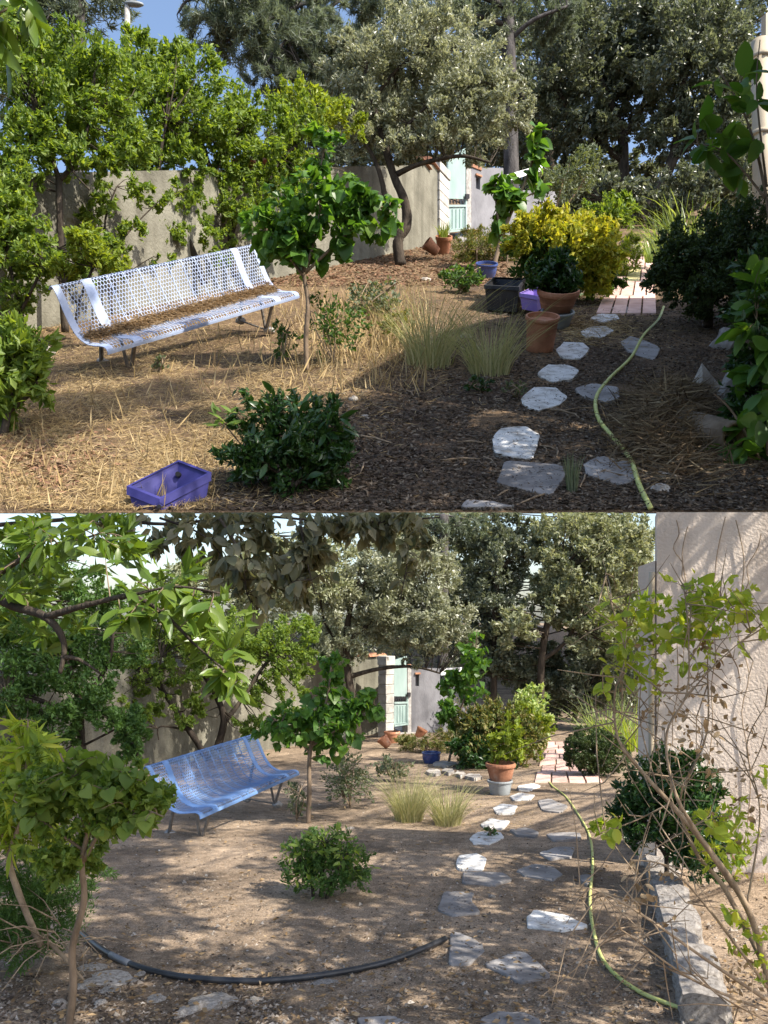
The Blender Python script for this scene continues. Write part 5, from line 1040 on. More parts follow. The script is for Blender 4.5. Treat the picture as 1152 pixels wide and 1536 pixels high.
tree('background_tree', 'pale leafy tree behind the lower garden wall centre', [[(380, 1000, 18.5, 5), (385, 900, 18.5, 4), (390, 800, 18.5, 3)]], [(400, 870, 18.5, 80, 60), (300, 870, 18.6, 60, 45), (470, 850, 18.5, 60, 60)], 9000, .13, M['lf_sunlitoak'], M['barkL'], clumps=150, spread=.11, keep=kl, group=gb, twigs=80)
tree('olive_tree', 'grey-green olive-like tree with dark trunk left of the lower gate', [[(538, 1122, 19.4, 7), (533, 1070, 19.4, 6.5), (522, 1010, 19.4, 6), (520, 950, 19.4, 5), (530, 890, 19.4, 3)], [(524, 1015, 19.4, 4), (570, 1003, 19.3, 3), (620, 1000, 19.2, 2.2), (660, 1010, 19.2, 1.2)], [(521, 960, 19.4, 4), (580, 920, 19.4, 3), (640, 900, 19.4, 2)], [(521, 980, 19.4, 3), (490, 940, 19.4, 2), (480, 900, 19.4, 1.4)]],
     [(560, 910, 19.6, 80, 62), (640, 930, 19.4, 70, 52), (600, 850, 19.8, 85, 60), (520, 960, 19.4, 40, 38), (675, 950, 19.2, 40, 38), (500, 880, 19.8, 45, 50), (620, 975, 19.2, 55, 20)], 30000, .115, M['lf_olive'], M['barkL'], clumps=320, spread=.10, keep=kl, twigs=170, twig_px=.9)
tree('pine_tree', 'grey pine trunk and foliage rising behind the lower gate', [[(664, 1010, 24.2, 8), (665, 900, 24.2, 7.5), (666, 772, 24.2, 7)]], [(640, 800, 24.6, 50, 30), (700, 790, 24.6, 45, 25)], 5000, .30, M['lf_pine'], M['barkpL'], clumps=80, spread=.12, keep=kl, group=gb, ratio=.1, twigs=30, fold=0)
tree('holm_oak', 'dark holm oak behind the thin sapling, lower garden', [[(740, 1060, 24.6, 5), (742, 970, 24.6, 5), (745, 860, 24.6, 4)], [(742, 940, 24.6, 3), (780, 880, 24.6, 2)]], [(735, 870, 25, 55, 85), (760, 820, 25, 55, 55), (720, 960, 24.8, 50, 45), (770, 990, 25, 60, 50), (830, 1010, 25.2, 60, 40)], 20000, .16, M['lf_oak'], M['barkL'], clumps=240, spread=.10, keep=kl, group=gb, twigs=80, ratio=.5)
tree('holm_oak', 'tall pale sunlit holm oak beside the house wall, lower garden', [[(812, 1068, 23.8, 6), (812, 1000, 23.8, 5.5), (822, 930, 23.8, 5), (845, 850, 23.8, 3.5)], [(813, 990, 23.8, 4), (850, 960, 23.7, 3), (880, 900, 23.7, 2)]], [(850, 830, 24, 65, 62), (890, 880, 23.8, 60, 60), (830, 900, 23.9, 45, 45), (920, 830, 24, 50, 60), (900, 950, 23.6, 50, 45), (780, 940, 23.2, 36, 38)], 26000, .155, M['lf_sunlitoak'], M['barkL'], clumps=300, spread=.10, keep=kl, group=gb, twigs=110, ratio=.5)
tree('background_tree', 'dark undergrowth at the end of the pink path, lower garden', [[(860, 1085, 24.4, 4), (870, 1040, 24.4, 3)]], [(870, 1030, 24.6, 60, 45), (930, 1010, 24.2, 50, 60), (820, 1050, 25.2, 50, 35)], 9000, .16, M['lf_oak'], M['barkL'], clumps=120, spread=.13, keep=kl, group=gb, twigs=30, ratio=.5)
tree('background_tree', 'dense evergreen hedge tree closing the view behind the lower wall', [[(250, 1010, 22, 5), (250, 900, 22, 4)]], [(150, 960, 22, 120, 50), (330, 950, 22.5, 120, 50), (480, 960, 23, 90, 55), (620, 990, 25.5, 100, 45)], 13000, .16, M['lf_oak'], M['barkL'], clumps=180, spread=.13, keep=kl, group=gb, twigs=20, ratio=.5)

tree('background_tree', 'grey-green tree peeping out left of the house wall, lower garden', [[(935, 1060, 24.9, 4), (938, 930, 24.9, 4), (940, 800, 24.9, 3)]], [(945, 820, 25.2, 45, 60), (930, 920, 25, 45, 60), (960, 990, 24.8, 40, 60), (690, 810, 25.6, 50, 50), (700, 900, 25.6, 45, 60), (880, 790, 25.4, 60, 30)], 11000, .17, M['lf_sunlitoak'], M['barkL'], clumps=180, spread=.11, keep=kl, group=gb, twigs=60, ratio=.5)
# young trees
heartL = leafmesh('heart', M['lf_judas'])
pth = [[(462, 1236, 9.0, 4), (464, 1190, 9, 3.6), (464, 1140, 9, 3.2), (470, 1100, 9, 2.6)], [(466, 1125, 9, 2.2), (490, 1050, 9, 1.8), (498, 985, 9, 1)], [(465, 1130, 9, 2), (435, 1095, 9, 1.4), (405, 1075, 9, 1)], [(466, 1120, 9, 2), (520, 1085, 9, 1.4), (560, 1055, 9, 1)]]
t = thing('young_tree', 'young tree with heart-shaped leaves at the right end of the lower bench', 'tree', P(462, 1236, 9)); woods(t, pth, M['barkyL'])
leafy(t, heartL, pth, [(470, 1080, 9, 65, 50), (425, 1085, 9, 40, 34), (495, 1010, 9, 24, 40), (540, 1065, 9, 45, 34), (480, 1120, 9, 60, 22)], 60, 6, .11, M['barkyL'], .9, kl, hang=.6, maxleaf=300)
crown('foliage', t, [(470, 1085, 9.1, 62, 48), (425, 1090, 9.1, 38, 30), (535, 1070, 9.1, 42, 30), (495, 1015, 9.1, 20, 36)], 800, .10, M['lf_judas'], 60, keep=kl, ratio=.8, droop=.5)
tree('young_tree', 'thin sapling with a tall leafy tip left of the buff shrub, lower garden', [[(672, 1150, 15, 2), (684, 1090, 15, 1.8), (698, 1040, 15, 1.4), (712, 985, 15, 1), (715, 950, 15, .7)], [(686, 1085, 15, 1.2), (672, 1040, 15, .8)]], [(712, 985, 15, 14, 40), (700, 1030, 15, 24, 22), (675, 1025, 15, 18, 20), (672, 1070, 15, 16, 24)], 420, .17, M['lf_judas'], M['barkyL'], clumps=50, spread=.2, keep=kl, ratio=.8, droop=.5, twigs=30, twig_px=.6)

# left foreground sapling and willow-leaved shrub
heartF = leafmesh('heart', M['lf_bright'])
pth = [[(102, 1548, 3.72, 6.4), (110, 1480, 3.74, 5.8), (109, 1420, 3.74, 5.4), (126, 1350, 3.74, 5.2), (123, 1290, 3.72, 4.4), (138, 1230, 3.7, 3.4)], [(126, 1290, 3.72, 4), (165, 1220, 3.65, 2.6), (205, 1170, 3.6, 1.6)], [(130, 1250, 3.7, 3), (110, 1180, 3.7, 2), (90, 1130, 3.7, 1.2)], [(165, 1220, 3.65, 1.8), (215, 1215, 3.55, 1.2), (245, 1225, 3.5, .8)], [(125, 1275, 3.72, 2.4), (60, 1230, 3.7, 1.6), (20, 1200, 3.7, 1)]]
t = thing('young_tree', 'sapling with broad bright leaves in the left foreground overlapping the lower bench', 'tree', P(103, 1548, 3.72)); woods(t, pth, M['barkyL'], wob=.1)
leafy(t, heartF, pth, [(170, 1180, 3.6, 70, 48), (200, 1215, 3.5, 45, 34), (120, 1160, 3.65, 50, 45), (150, 1240, 3.6, 70, 30), (60, 1200, 3.7, 40, 45)], 64, 6, .057, M['barkyL'], 1.0, kl, hang=.45, maxleaf=300)
crown('foliage', t, [(160, 1195, 3.75, 85, 52), (110, 1250, 3.75, 80, 40), (60, 1190, 3.8, 50, 60), (210, 1200, 3.65, 45, 40), (90, 1290, 3.8, 70, 30)], 3600, .05, M['lf_bright'], 80, keep=kl, ratio=.6, droop=.3)
wilF = leafmesh('willow', M['lf_rose'])
pth = [[(62, 1420, 4.2, 5), (28, 1340, 4.2, 5), (14, 1280, 4.2, 4), (36, 1220, 4.2, 3.4), (40, 1150, 4.2, 2.4), (42, 1080, 4.2, 1)], [(15, 1285, 4.2, 2.6), (-5, 1230, 4.2, 2)], [(60, 1400, 4.3, 4), (100, 1440, 4.2, 3), (125, 1470, 4.2, 2)], [(70, 1420, 4.5, 4), (66, 1340, 4.5, 3), (64, 1250, 4.5, 2)]]
t = thing('willow_leaved_shrub', 'narrow-leaved pale green shrub at the left edge, lower garden', 'shrub', P(62, 1420, 4.2)); woods(t, pth, M['twigdryL'], wob=.1)
leafy(t, wilF, pth, [(40, 1110, 4.2, 28, 38), (25, 1160, 4.2, 40, 45), (70, 1140, 4.2, 30, 40), (15, 1230, 4.2, 35, 60), (60, 1200, 4.3, 40, 50)], 62, 5, .13, M['twigdryL'], .7, kl, hang=.2, maxleaf=300)
crown('foliage', t, [(30, 1330, 4.4, 60, 60), (70, 1370, 4.5, 70, 50), (20, 1410, 4.3, 55, 45), (100, 1300, 4.6, 50, 60)], 7000, .05, M['lf_mid'], 170, keep=kl, ratio=.16, spread=.16)
crown('foliage', t, [(40, 1105, 4.3, 26, 34), (20, 1160, 4.3, 44, 46), (75, 1150, 4.3, 34, 40), (10, 1230, 4.3, 40, 55), (60, 1230, 4.4, 45, 50)], 2400, .085, M['lf_rose'], 110, keep=kl, ratio=.17, spread=.17)
mb = MB()
for i in range(30):
    a_ = P(random.uniform(-10, 130), random.uniform(1380, 1440), 4.2); e_ = a_ + Vector((random.uniform(-.25, .3), random.uniform(-.3, .2), random.uniform(-.12, .22))); e_.z = max(e_.z, L.z(e_.y) + .02)
    mb.tube([a_, a_.lerp(e_, .5) + Vector((0, 0, .03)), e_], [.004, .003, .0015], 4, cap=False)
mb.build('dry_stems', M['twigdryL'], t)

# bay laurel in the near left top, its bough reaching into the picture
bay = leafmesh('lance', M['lf_laurel'])
pth = [[(-330, 1700, 2.3, 22), (-270, 1250, 2.3, 20), (-180, 960, 2.25, 14), (-60, 890, 2.2, 9), (30, 912, 2.15, 7), (72, 928, 2.1, 6), (96, 965, 2.1, 4.5), (90, 1010, 2.1, 3)], [(70, 925, 2.1, 6), (140, 905, 2.05, 4.4), (200, 895, 2.05, 3.6), (250, 925, 2.05, 2.8), (290, 965, 2.05, 2)], [(180, 898, 2.05, 3), (260, 880, 2.05, 2), (330, 890, 2.05, 1.4)], [(-40, 890, 2.2, 6), (30, 840, 2.2, 4), (90, 820, 2.2, 2.4), (150, 800, 2.2, 1.5)], [(285, 960, 2.05, 1.8), (330, 1000, 2.05, 1.4), (355, 1020, 2.05, 1)], [(92, 985, 2.1, 4), (120, 990, 2.1, 2.6), (150, 1010, 2.1, 1.4)]]
t = thing('bay_laurel', 'bay laurel bough with large yellow-green leaves at the top left of the lower garden', 'tree', P(-330, 1700, 2.3)); woods(t, pth, M['barkL'], wob=.1)
leafy(t, bay, pth, [(120, 810, 2.15, 90, 36), (30, 850, 2.2, 60, 45), (60, 800, 2.2, 60, 26), (235, 890, 2.05, 60, 24), (290, 900, 2.05, 55, 30), (210, 930, 2.05, 50, 28), (340, 1030, 2.05, 32, 30), (20, 900, 2.15, 40, 30), (340, 960, 2.05, 30, 24)], 66, 6, .067, M['barkyL'], 1.2, kl, hang=.2, spread=.62, maxleaf=300, frac=.45)

crown('foliage', t, [(110, 800, 2.4, 110, 34), (30, 860, 2.4, 70, 50), (240, 880, 2.3, 80, 40), (330, 950, 2.3, 60, 50), (60, 930, 2.3, 70, 36), (180, 820, 2.4, 70, 40)], 420, .082, M['lf_laurel'], 60, keep=keep_low, ratio=.32, spread=.2)
# evergreen oak bough hanging from above
ovalH = leafmesh('oval', M['lf_hang'])
pth = [[(-420, 830, 3.7, 9), (-200, 800, 3.6, 7), (-60, 792, 3.5, 4), (130, 778, 3.3, 3), (250, 786, 3.25, 2.6), (380, 774, 3.2, 2.2), (520, 784, 3.15, 1.8), (660, 776, 3.1, 1.2)], [(330, 778, 3.1, 2.6), (360, 830, 3.05, 1.8), (370, 890, 3.05, 1)], [(450, 778, 3.1, 2), (458, 830, 3.05, 1.4), (472, 890, 3.05, .8)], [(600, 780, 3.1, 1.6), (612, 830, 3.05, 1), (600, 900, 3.05, .7)], [(240, 777, 3.15, 2), (300, 800, 3.1, 1.4), (330, 830, 3.1, .9)]]
t = thing('oak_bough', 'drooping evergreen oak bough with dull brown-green leaves along the top of the lower garden', 'branch', P(-420, 800, 3.4)); woods(t, pth, M['barkL'], kl)
leafy(t, ovalH, pth, [(360, 830, 3.05, 70, 60), (290, 805, 3.1, 60, 30), (400, 870, 3.0, 40, 45), (450, 820, 3.05, 40, 55), (380, 920, 3.0, 22, 25), (530, 800, 3.1, 60, 28), (610, 850, 3.05, 32, 55), (560, 790, 3.1, 70, 20), (480, 850, 3.05, 30, 40)], 66, 5, .054, M['barkL'], .8, kl, hang=.75, maxleaf=300)
crown('foliage', t, [(350, 815, 3.15, 85, 50), (400, 850, 3.1, 60, 55), (520, 795, 3.15, 90, 26), (260, 800, 3.2, 60, 30), (620, 830, 3.1, 30, 45), (450, 850, 3.1, 50, 50), (570, 785, 3.15, 90, 20), (380, 900, 3.1, 30, 30), (180, 778, 3.3, 120, 14), (420, 776, 3.2, 140, 12), (600, 776, 3.1, 90, 12)], 1700, .062, M['lf_hang'], 70, keep=kl, ratio=.5, droop=.8)
pth = [[(0, 0, 1, 1)]]

# bushes in the bed
t = tree('buff_shrub', 'large rounded buff-green shrub behind the terracotta pot, lower garden', [[(735, 1162, 14.6, 3), (735, 1130, 14.6, 2), (720, 1095, 14.6, 1.4)], [(736, 1150, 14.6, 2), (780, 1110, 14.6, 1.2)]], [(725, 1110, 14.6, 45, 48), (780, 1115, 14.5, 36, 42), (750, 1080, 14.7, 50, 28), (700, 1100, 14.7, 24, 34)], 7500, .105, M['lf_variegated'], M['barkL'], cat='shrub', clumps=150, spread=.13, keep=kl, twigs=50,
     crowns=[([(730, 1130, 14.3, 50, 28), (700, 1120, 14.4, 28, 25)], 2200, .11, M['lf_dark'], 50), ([(808, 1105, 14.8, 16, 36), (790, 1080, 14.8, 20, 24)], 1100, .10, M['lf_yellowgreen'], 40)])
tree('potted_plant', 'yellow-green plant growing in the terracotta pot, lower garden', [[(751, 1152, 11.5, 1.8), (756, 1120, 11.5, 1.3), (760, 1085, 11.5, .8)], [(753, 1145, 11.5, 1.2), (778, 1120, 11.5, .8)]], [(762, 1105, 11.4, 22, 28), (778, 1120, 11.4, 18, 18), (748, 1125, 11.4, 18, 18), (762, 1080, 11.5, 8, 14)], 520, .105, M['lf_yellowgreen'], M['barkyL'], cat='plant', clumps=50, spread=.2, keep=kl, ratio=.5, droop=.4, twigs=24)
tree('flowering_bush', 'pale bush with whitish leaves at the end of the lower bed', [[(802, 1096, 19, 2), (802, 1070, 19, 1.4)]], [(800, 1058, 19, 26, 28), (785, 1075, 18.8, 18, 20), (815, 1080, 18.8, 16, 24), (805, 1035, 19, 14, 14)], 1500, .125, M['lf_whitebush'], M['barkL'], cat='bush', clumps=50, spread=.17, keep=kl, twigs=20)
tree('box_bush', 'dense clipped round dark bush beside the pink path, lower garden', [[(886, 1168, 13.2, 4), (886, 1140, 13.2, 3)]], [(885, 1124, 13.2, 40, 34), (910, 1130, 13.2, 34, 32), (866, 1130, 13.2, 20, 26)], 15000, .04, M['lf_box'], M['barkL'], cat='bush', clumps=300, spread=.07, shell=5, keep=kl, ratio=.55, twigs=20)
tree('leafy_shrub', 'dark shrub at the foot of the pale house wall behind the rose bush, lower garden', [[(1000, 1330, 6.25, 4), (1000, 1250, 6.3, 3)], [(1002, 1290, 6.25, 3), (960, 1220, 6.3, 2)]], [(985, 1200, 6.35, 48, 66), (1035, 1190, 6.25, 38, 60), (958, 1220, 6.3, 34, 55), (1050, 1260, 5.9, 40, 60)], 7000, .065, M['lf_dark'], M['barkL'], cat='shrub', clumps=140, spread=.15, keep=kl, ratio=.4, twigs=50)
blades('strap_plant', 'clump of pale arching strap leaves by the house corner, lower garden', 'plant', L.at(915, 15.5, .15), 200, 1.25, .9, .018, M['lf_strap'], 1, .35, kl, bend=.9)
blades('strap_plant', 'low yellow-green strap clump over the dark round bush, lower garden', 'plant', L.at(948, 15.0, .25), 110, 1.0, .95, .015, M['lf_rose'], 1, .35, kl, bend=.9)
blades('feather_grass', 'left tuft of pale feather grass, lower garden', 'grass', L.g(613, 1232), 480, .66, .95, .005, M['lf_grass'], 1, .14, kl)
blades('feather_grass', 'right tuft of pale feather grass, lower garden', 'grass', L.g(672, 1237), 400, .56, 1.05, .005, M['lf_grass'], 1, .13, kl)
tree('bushy_herb', 'pale straggly herbs below the grey wall, lower garden', [[(640, 1132, 17, 1), (642, 1110, 17, .7)]], [(630, 1115, 17.2, 34, 15), (670, 1110, 17.4, 28, 22), (610, 1112, 17.6, 18, 12)], 2400, .10, M['lf_variegated'], M['barkyL'], cat='herbs', clumps=80, spread=.14, keep=kl, ratio=.22, twigs=30, twig_px=.5)
for (x, y, r, hgt, lab, mt, nn) in [(525, 1212, 36, 80, 'airy grey-green weed shrub left of the feather grass, lower garden', 'lf_grey', 800), (445, 1232, 18, 66, 'thin grey weed left of the young trunk, lower garden', 'lf_grey', 240), (590, 1172, 26, 34, 'spiky low weed behind the feather grass, lower garden', 'lf_grey', 320), (735, 1256, 10, 18, 'tiny green tuft beside the fifth white stone, lower garden', 'lf_mid', 60), (695, 1100, 26, 62, 'bare twiggy shrub against the grey wall, lower garden', 'lf_grey', 160)]:
    d = L.d(y); pth = [[(x, y, d, 1.2), (x + 3, y - hgt * .5, d, .9), (x + 6, y - hgt * .85, d, .5)]] + [[(x, y - 3, d, 1), (x + random.uniform(-.6, .6) * r, y - hgt * .5, d + random.uniform(-.15, .15), .7), (x + random.uniform(-1, 1) * r, y - hgt * random.uniform(.7, 1), d + random.uniform(-.15, .15), .4)] for _ in range(6)]
    tree('weed', lab, pth, [(x, y - hgt * .55, d, r, hgt * .42)], nn, .05 * (d / 9), M[mt], M['twigdryL'], cat='weed', clumps=max(10, nn // 12), spread=.17, keep=kl, twigs=20, twig_px=.5)

# front small shrub
lanceS = leafmesh('lance', M['lf_bright'])
pth = [[(470, 1345, 6.0, 3), (466, 1320, 6, 2.4), (450, 1290, 6, 1.5)], [(490, 1348, 5.95, 3), (500, 1315, 5.95, 2.2), (520, 1285, 5.95, 1.3)], [(480, 1346, 6, 2.4), (485, 1300, 6, 1.8), (490, 1265, 6, 1)]]
t = thing('small_shrub', 'small rounded green shrub alone on the bare soil, lower garden', 'shrub', P(480, 1346, 6)); woods(t, pth, M['barkL'])
crown('foliage', t, [(460, 1290, 6.05, 42, 34), (520, 1300, 6, 40, 34), (488, 1270, 6.1, 48, 30), (490, 1318, 5.95, 62, 20)], 2600, .045, M['lf_mid'], 110, keep=kl, ratio=.4, spread=.17)
leafy(t, lanceS, pth, [(460, 1288, 6, 44, 36), (520, 1298, 5.95, 44, 36), (488, 1268, 6, 50, 30), (500, 1320, 5.9, 60, 18)], 56, 5, .062, M['barkL'], .7, kl, hang=.0, maxleaf=260)

# rose bush on the right
oval = leafmesh('oval', M['lf_rose']); dead = leafmesh('oval', M['lf_dead'])
RS = [[(1165, 1530, 3.5, 5.58), (1148, 1450, 3.5, 5.27), (1120, 1360, 3.45, 4.96), (1060, 1270, 3.4, 4.34), (1005, 1205, 3.4, 3.72), (965, 1160, 3.4, 2.79), (928, 1110, 3.4, 1.86), (922, 1040, 3.4, 1.49), (938, 980, 3.4, 1.24), (915, 900, 3.4, 0.74), (908, 860, 3.4, 0.50)],
      [(1100, 1330, 3.45, 3.72), (1040, 1240, 3.35, 3.10), (1010, 1180, 3.3, 2.48), (1000, 1100, 3.3, 1.86), (1030, 1040, 3.3, 1.49), (1033, 960, 3.3, 1.12), (1026, 880, 3.3, 0.62)],
      [(1030, 1045, 3.3, 1.24), (1080, 990, 3.3, 0.99), (1150, 930, 3.3, 0.74)], [(1148, 1450, 3.5, 4.34), (1085, 1330, 3.6, 3.72), (1045, 1280, 3.6, 3.10), (1020, 1200, 3.6, 2.11), (1060, 1100, 3.6, 1.49), (1062, 980, 3.6, 0.99), (1080, 900, 3.6, 0.62)],
      [(1150, 1500, 3.4, 3.10), (1060, 1440, 3.3, 2.48), (960, 1370, 3.2, 1.86), (900, 1338, 3.2, 1.24), (870, 1330, 3.2, 0.62)], [(1160, 1520, 3.4, 2.48), (1040, 1470, 3.3, 1.86), (940, 1400, 3.2, 1.12), (925, 1395, 3.2, 0.62)], [(1150, 1480, 3.5, 2.48), (1060, 1360, 3.4, 1.86), (1000, 1300, 3.4, 1.24), (945, 1290, 3.4, 0.87)],
      [(1120, 1360, 3.5, 1.86), (1140, 1220, 3.6, 1.24), (1120, 1120, 3.6, 0.93), (1148, 1060, 3.6, 0.62)], [(1005, 1205, 3.4, 1.49), (955, 1230, 3.4, 0.99), (900, 1250, 3.3, 0.62)], [(985, 1180, 3.4, 1.24), (960, 1080, 3.5, 0.93), (962, 1000, 3.5, 0.62), (945, 940, 3.5, 0.43)], [(1170, 1540, 3.3, 1.86), (1090, 1500, 3.2, 1.24), (1010, 1440, 3.1, 0.74)]]
t = thing('rose_bush', 'straggly rose bush with tan stems before the pale house wall, lower garden', 'bush', P(1165, 1530, 3.5)); woods(t, RS, M['twigdryL'], wob=.15, n=7)
leafy(t, oval, RS, [(1060, 900, 3.35, 80, 45), (1000, 930, 3.4, 50, 50), (1100, 940, 3.3, 60, 40), (940, 930, 3.4, 40, 60), (1040, 960, 3.35, 60, 50), (920, 1010, 3.4, 45, 40), (1110, 870, 3.4, 50, 25), (920, 1240, 3.3, 40, 26), (1080, 1250, 3.5, 50, 40), (1140, 1160, 3.5, 20, 40), (1090, 1360, 3.4, 30, 30)], 84, 4, .056, M['twigdryL'], .6, kl, hang=.15, maxleaf=280, frac=.45)
leafy(t, dead, RS, [(1050, 1090, 3.5, 90, 80), (1110, 1220, 3.5, 50, 80), (980, 1330, 3.3, 60, 40), (1110, 1470, 3.4, 50, 50), (1060, 960, 3.5, 80, 60)], 44, 3, .036, M['twigdryL'], .6, kl, hang=.3, maxleaf=110)
mb = MB(); sk = skeleton(RS)
for i in range(190):
    a_ = sk[RNG.integers(len(sk))]; e_ = a_ + RNG.normal(size=3) * np.array([.14, .12, .14]); mdl = (a_ + e_) / 2 + RNG.normal(size=3) * .02
    if keep_low(np.array([a_, mdl, e_])).all() and e_[2] > L.z(e_[1]): mb.tube([a_, mdl, e_], [.003, .0025, .001], 4, cap=False)
mb.build('thorny_twigs', M['twigdryL'], t)['kind'] = 'stuff'
crown('small_leaves', t, [(1060, 930, 3.45, 85, 60), (960, 960, 3.5, 60, 70), (920, 1240, 3.35, 40, 26), (1090, 1260, 3.6, 60, 60), (1130, 1420, 3.5, 40, 60)], 650, .05, M['lf_rose'], 70, keep=kl, ratio=.5, kind='stuff')
crown('dead_leaves', t, [(1050, 1100, 3.5, 100, 90), (1110, 1230, 3.5, 50, 90), (980, 1340, 3.3, 70, 45), (1110, 1480, 3.4, 55, 50), (1010, 1010, 3.5, 90, 70)], 170, .032, M['lf_dead'], 120, keep=kl, ratio=.6, kind='stuff')

# ground cover of the lower garden
pts, x, y = scatter(26000, (-80, 1240), (1120, 1545), L, lambda x, y: .25 + .6 * ((y > 1450) & (x < 420)) + .2 * (x > 950))
lying('leaf_litter', 'small leaf flakes and grit on the bare soil, lower garden', 'leaf litter', pts, None, .022, .011, M['lf_litter'], NL, .5, None, lift=.006)
pts, x, y = scatter(26000, (-80, 1240), (1160, 1545), L, lambda x, y: .22 + .7 * ((y > 1465) & (x < 560)) + .15 * (y > 1380))
n = len(pts); r = .004 + .015 * RNG.random(n) ** 4
dirs6 = np.array([[1, 0, 0], [-.4, .9, 0], [-.5, -.8, 0], [.1, .1, .75]])
v = (pts[:, None, :] + (dirs6[None] + RNG.normal(size=(n, 4, 3)) * .22) * r[:, None, None]).reshape(-1, 3); i = np.arange(n)[:, None] * 4
f = np.concatenate([i + np.array([[0, 1, 3]]), i + np.array([[1, 2, 3]]), i + np.array([[2, 0, 3]])], 0)
o = link('pebbles', npmesh('pebbles', v, f), None, M['pebble']); o['kind'] = 'stuff'; tag(o, 'scattered small pebbles and grit on the soil, lower garden', 'pebbles')
pts, x, y = scatter(5000, (-60, 1200), (1200, 1545), L, lambda x, y: .3 + .4 * (y > 1440))
lying('dead_leaves', 'fallen tan leaves scattered over the soil, lower garden', 'leaf litter', pts, None, .036, .018, M['lf_dead'], NL, .5, None, lift=.022)
pts, x, y = scatter(9000, (560, 960), (1170, 1540), L, lambda x, y: .3 + 0 * x)
lying('leaf_flakes', 'tiny dry leaf flakes strewn over the stepping stones, lower garden', 'leaf litter', pts, None, .020, .007, M['lf_litter'], NL, .3, None, lift=.03)
pts, x, y = scatter(4000, (560, 800), (1140, 1240), L, lambda x, y: .4 + 0 * x)
lying('dry_straw', 'thin dry straw scraps around the grasses and pot, lower garden', 'straw', pts, None, .06, .005, M['lf_straw'], NL, .5, None, lift=.008)

# unseen trees added right of the house, crowns shaped to dapple the lower garden
def off_right(v): return v[:, 0] > .50 * v[:, 1] + .25
def world_tree(name, label, base, path, bl, n, leaf, mat, bark, clumps, spread):
    t = thing(name, label, 'tree', base); mb = MB(); mb.tube(curve(path, 6), list(np.linspace(.22, .08, len(curve(path, 6)))), 10); mb.build('trunk', bark, t, True)
    cc = []; P_ = []; A_ = []
    for c, r, k in bl:
        for j in range(int(clumps * k)):
            dr = unit(RNG.normal(size=(1, 3)))[0]; q = np.array(c) + dr * np.array(r) * RNG.random() ** .45; cc.append(q); m_ = int(n * k / (clumps * k)); o_ = RNG.normal(size=(m_, 3)) * spread * np.array([1, 1, .6]); P_.append(q + o_); A_.append(o_ + RNG.normal(size=(m_, 3)) * .1)
    P_ = np.concatenate(P_); A_ = np.concatenate(A_); ll = leaf * (.6 + .8 * RNG.random(len(P_)))
    leafcloud('crown', P_, A_, RNG.normal(size=A_.shape) + np.array([0, 0, .4]), ll, ll * .5, mat, t, .15, off_right)
    mb = MB(); branches(mb, np.array([tuple(p) for p in curve(path, 6)])[6:], cc[:60], .03, off_right); mb.build('branch', bark, t)
    return t
LIT = [(345, 1310, 95, 80), (385, 1370, 42, 70), (330, 1415, 75, 30), (290, 1335, 40, 22), (395, 1235, 40, 16), (230, 1240, 40, 9), (715, 1292, 60, 20), (700, 1252, 70, 11), (760, 1212, 70, 12), (560, 1345, 42, 10), (640, 1405, 36, 10), (590, 1290, 36, 8), (500, 1395, 26, 10), (560, 1455, 40, 12), (250, 1500, 90, 16), (430, 1510, 60, 12), (680, 1500, 40, 14), (180, 1360, 24, 8), (620, 1180, 60, 9)]
def in_light(px, row):
    for (x, y, rx, ry) in LIT:
        if ((px - x) / rx) ** 2 + ((row - y) / ry) ** 2 < 1: return True
    return False
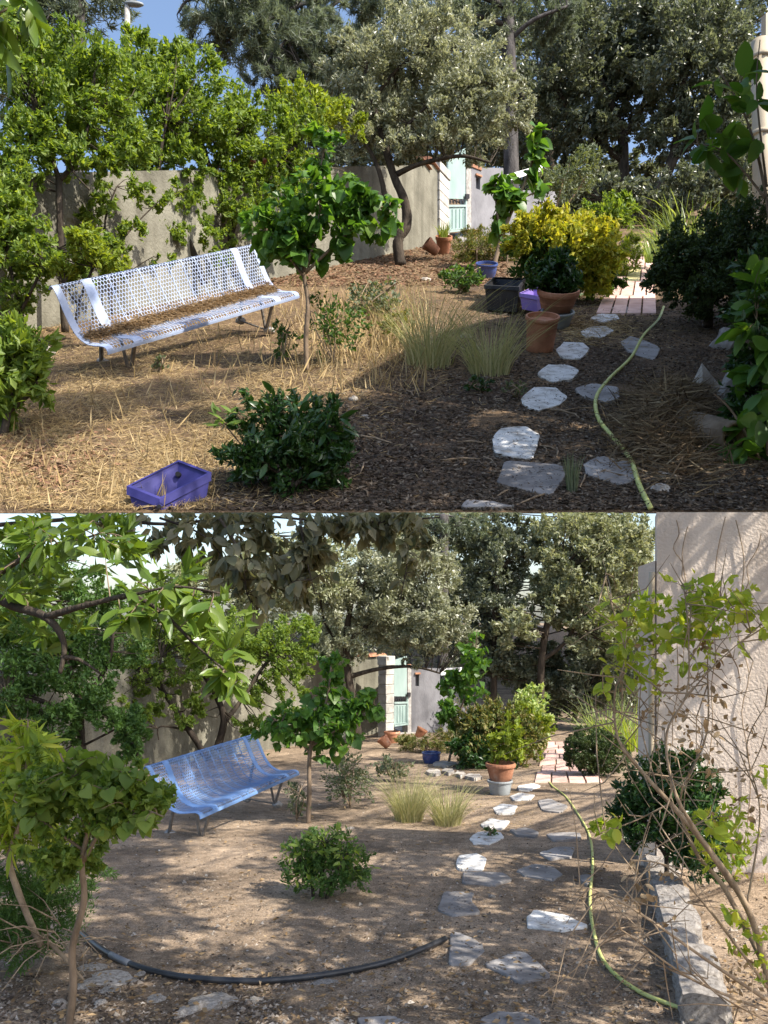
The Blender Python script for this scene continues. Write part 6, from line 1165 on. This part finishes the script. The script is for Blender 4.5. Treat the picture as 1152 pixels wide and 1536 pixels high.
def shade_crown(name, label, base, path, zone, step, per, leaf, mat, bark):
    """an added unseen tree whose boughs are set between the sun and a stretch of the ground, with openings in its crown"""
    t = thing(name, label, 'tree', base); c = curve(path, 6); mb = MB(); mb.tube(c, list(np.linspace(.26, .07, len(c))), 10); mb.build('trunk', bark, t, True)
    cc = []; sv = np.array(SUN); x0, x1, y0, y1 = zone
    yy = y0
    while yy < y1:
        xx = x0
        while xx < x1:
            g = L.g(CX + F * xx / yy, L.row(yy)); px = CX + F * xx / yy; row = L.row(yy)
            T = np.array(g) + RNG.normal(size=3) * step * .35
            if not in_light(px + RNG.normal() * 5, row + RNG.normal() * 3) and RNG.random() < .93:
                tt = (.53 * T[1] + .4 - T[0]) / (sv[0] - .53 * sv[1]); cc.append(T + sv * (tt + .4 + 1.6 * RNG.random()))
            xx += step
        yy += step
    cc = np.array(cc); n = len(cc) * per; k = np.repeat(np.arange(len(cc)), per); o_ = RNG.normal(size=(n, 3)) * step * .42
    ll = leaf * (.6 + .8 * RNG.random(n)); leafcloud('crown', cc[k] + o_, o_ + RNG.normal(size=(n, 3)) * .1, RNG.normal(size=(n, 3)) + np.array([0, 0, .4]), ll, ll * .55, mat, t, .15, off_right)
    mb = MB(); branches(mb, np.array([tuple(p) for p in c])[5:], cc[::9], .03, off_right); mb.build('branch', bark, t)['kind'] = 'stuff'
    return t
shade_crown('added_shade_tree', 'unseen tree right of the lower house, added to dapple the path with shade', (8.0, 8.0, -.1), [(8.0, 8.0, -.3), (8.1, 8.2, 3), (7.4, 8.2, 6), (6.6, 8.4, 8.5)], (-.9, 1.3, 3.4, 8.6), .21, 60, .10, M['lf_oak'], M['barkL'])
shade_crown('added_shade_tree', 'tallest unseen tree far right of the lower garden, added to shade its long wall', (16, 16, -.5), [(16, 16, -.8), (16, 16, 6), (15, 16, 12), (13.5, 16, 18)], (-6.5, -.6, 10.2, 15.5), .42, 46, .17, M['lf_oak'], M['barkL'])
shade_crown('added_shade_tree', 'taller unseen tree behind the lower house, added to shade the bench', (11.5, 12.0, -.3), [(11.5, 12.0, -.5), (11.3, 12, 4), (10.8, 12, 9), (9.5, 12, 13)], (-3.6, -.9, 3.6, 10.5), .24, 60, .12, M['lf_oak'], M['barkL'])
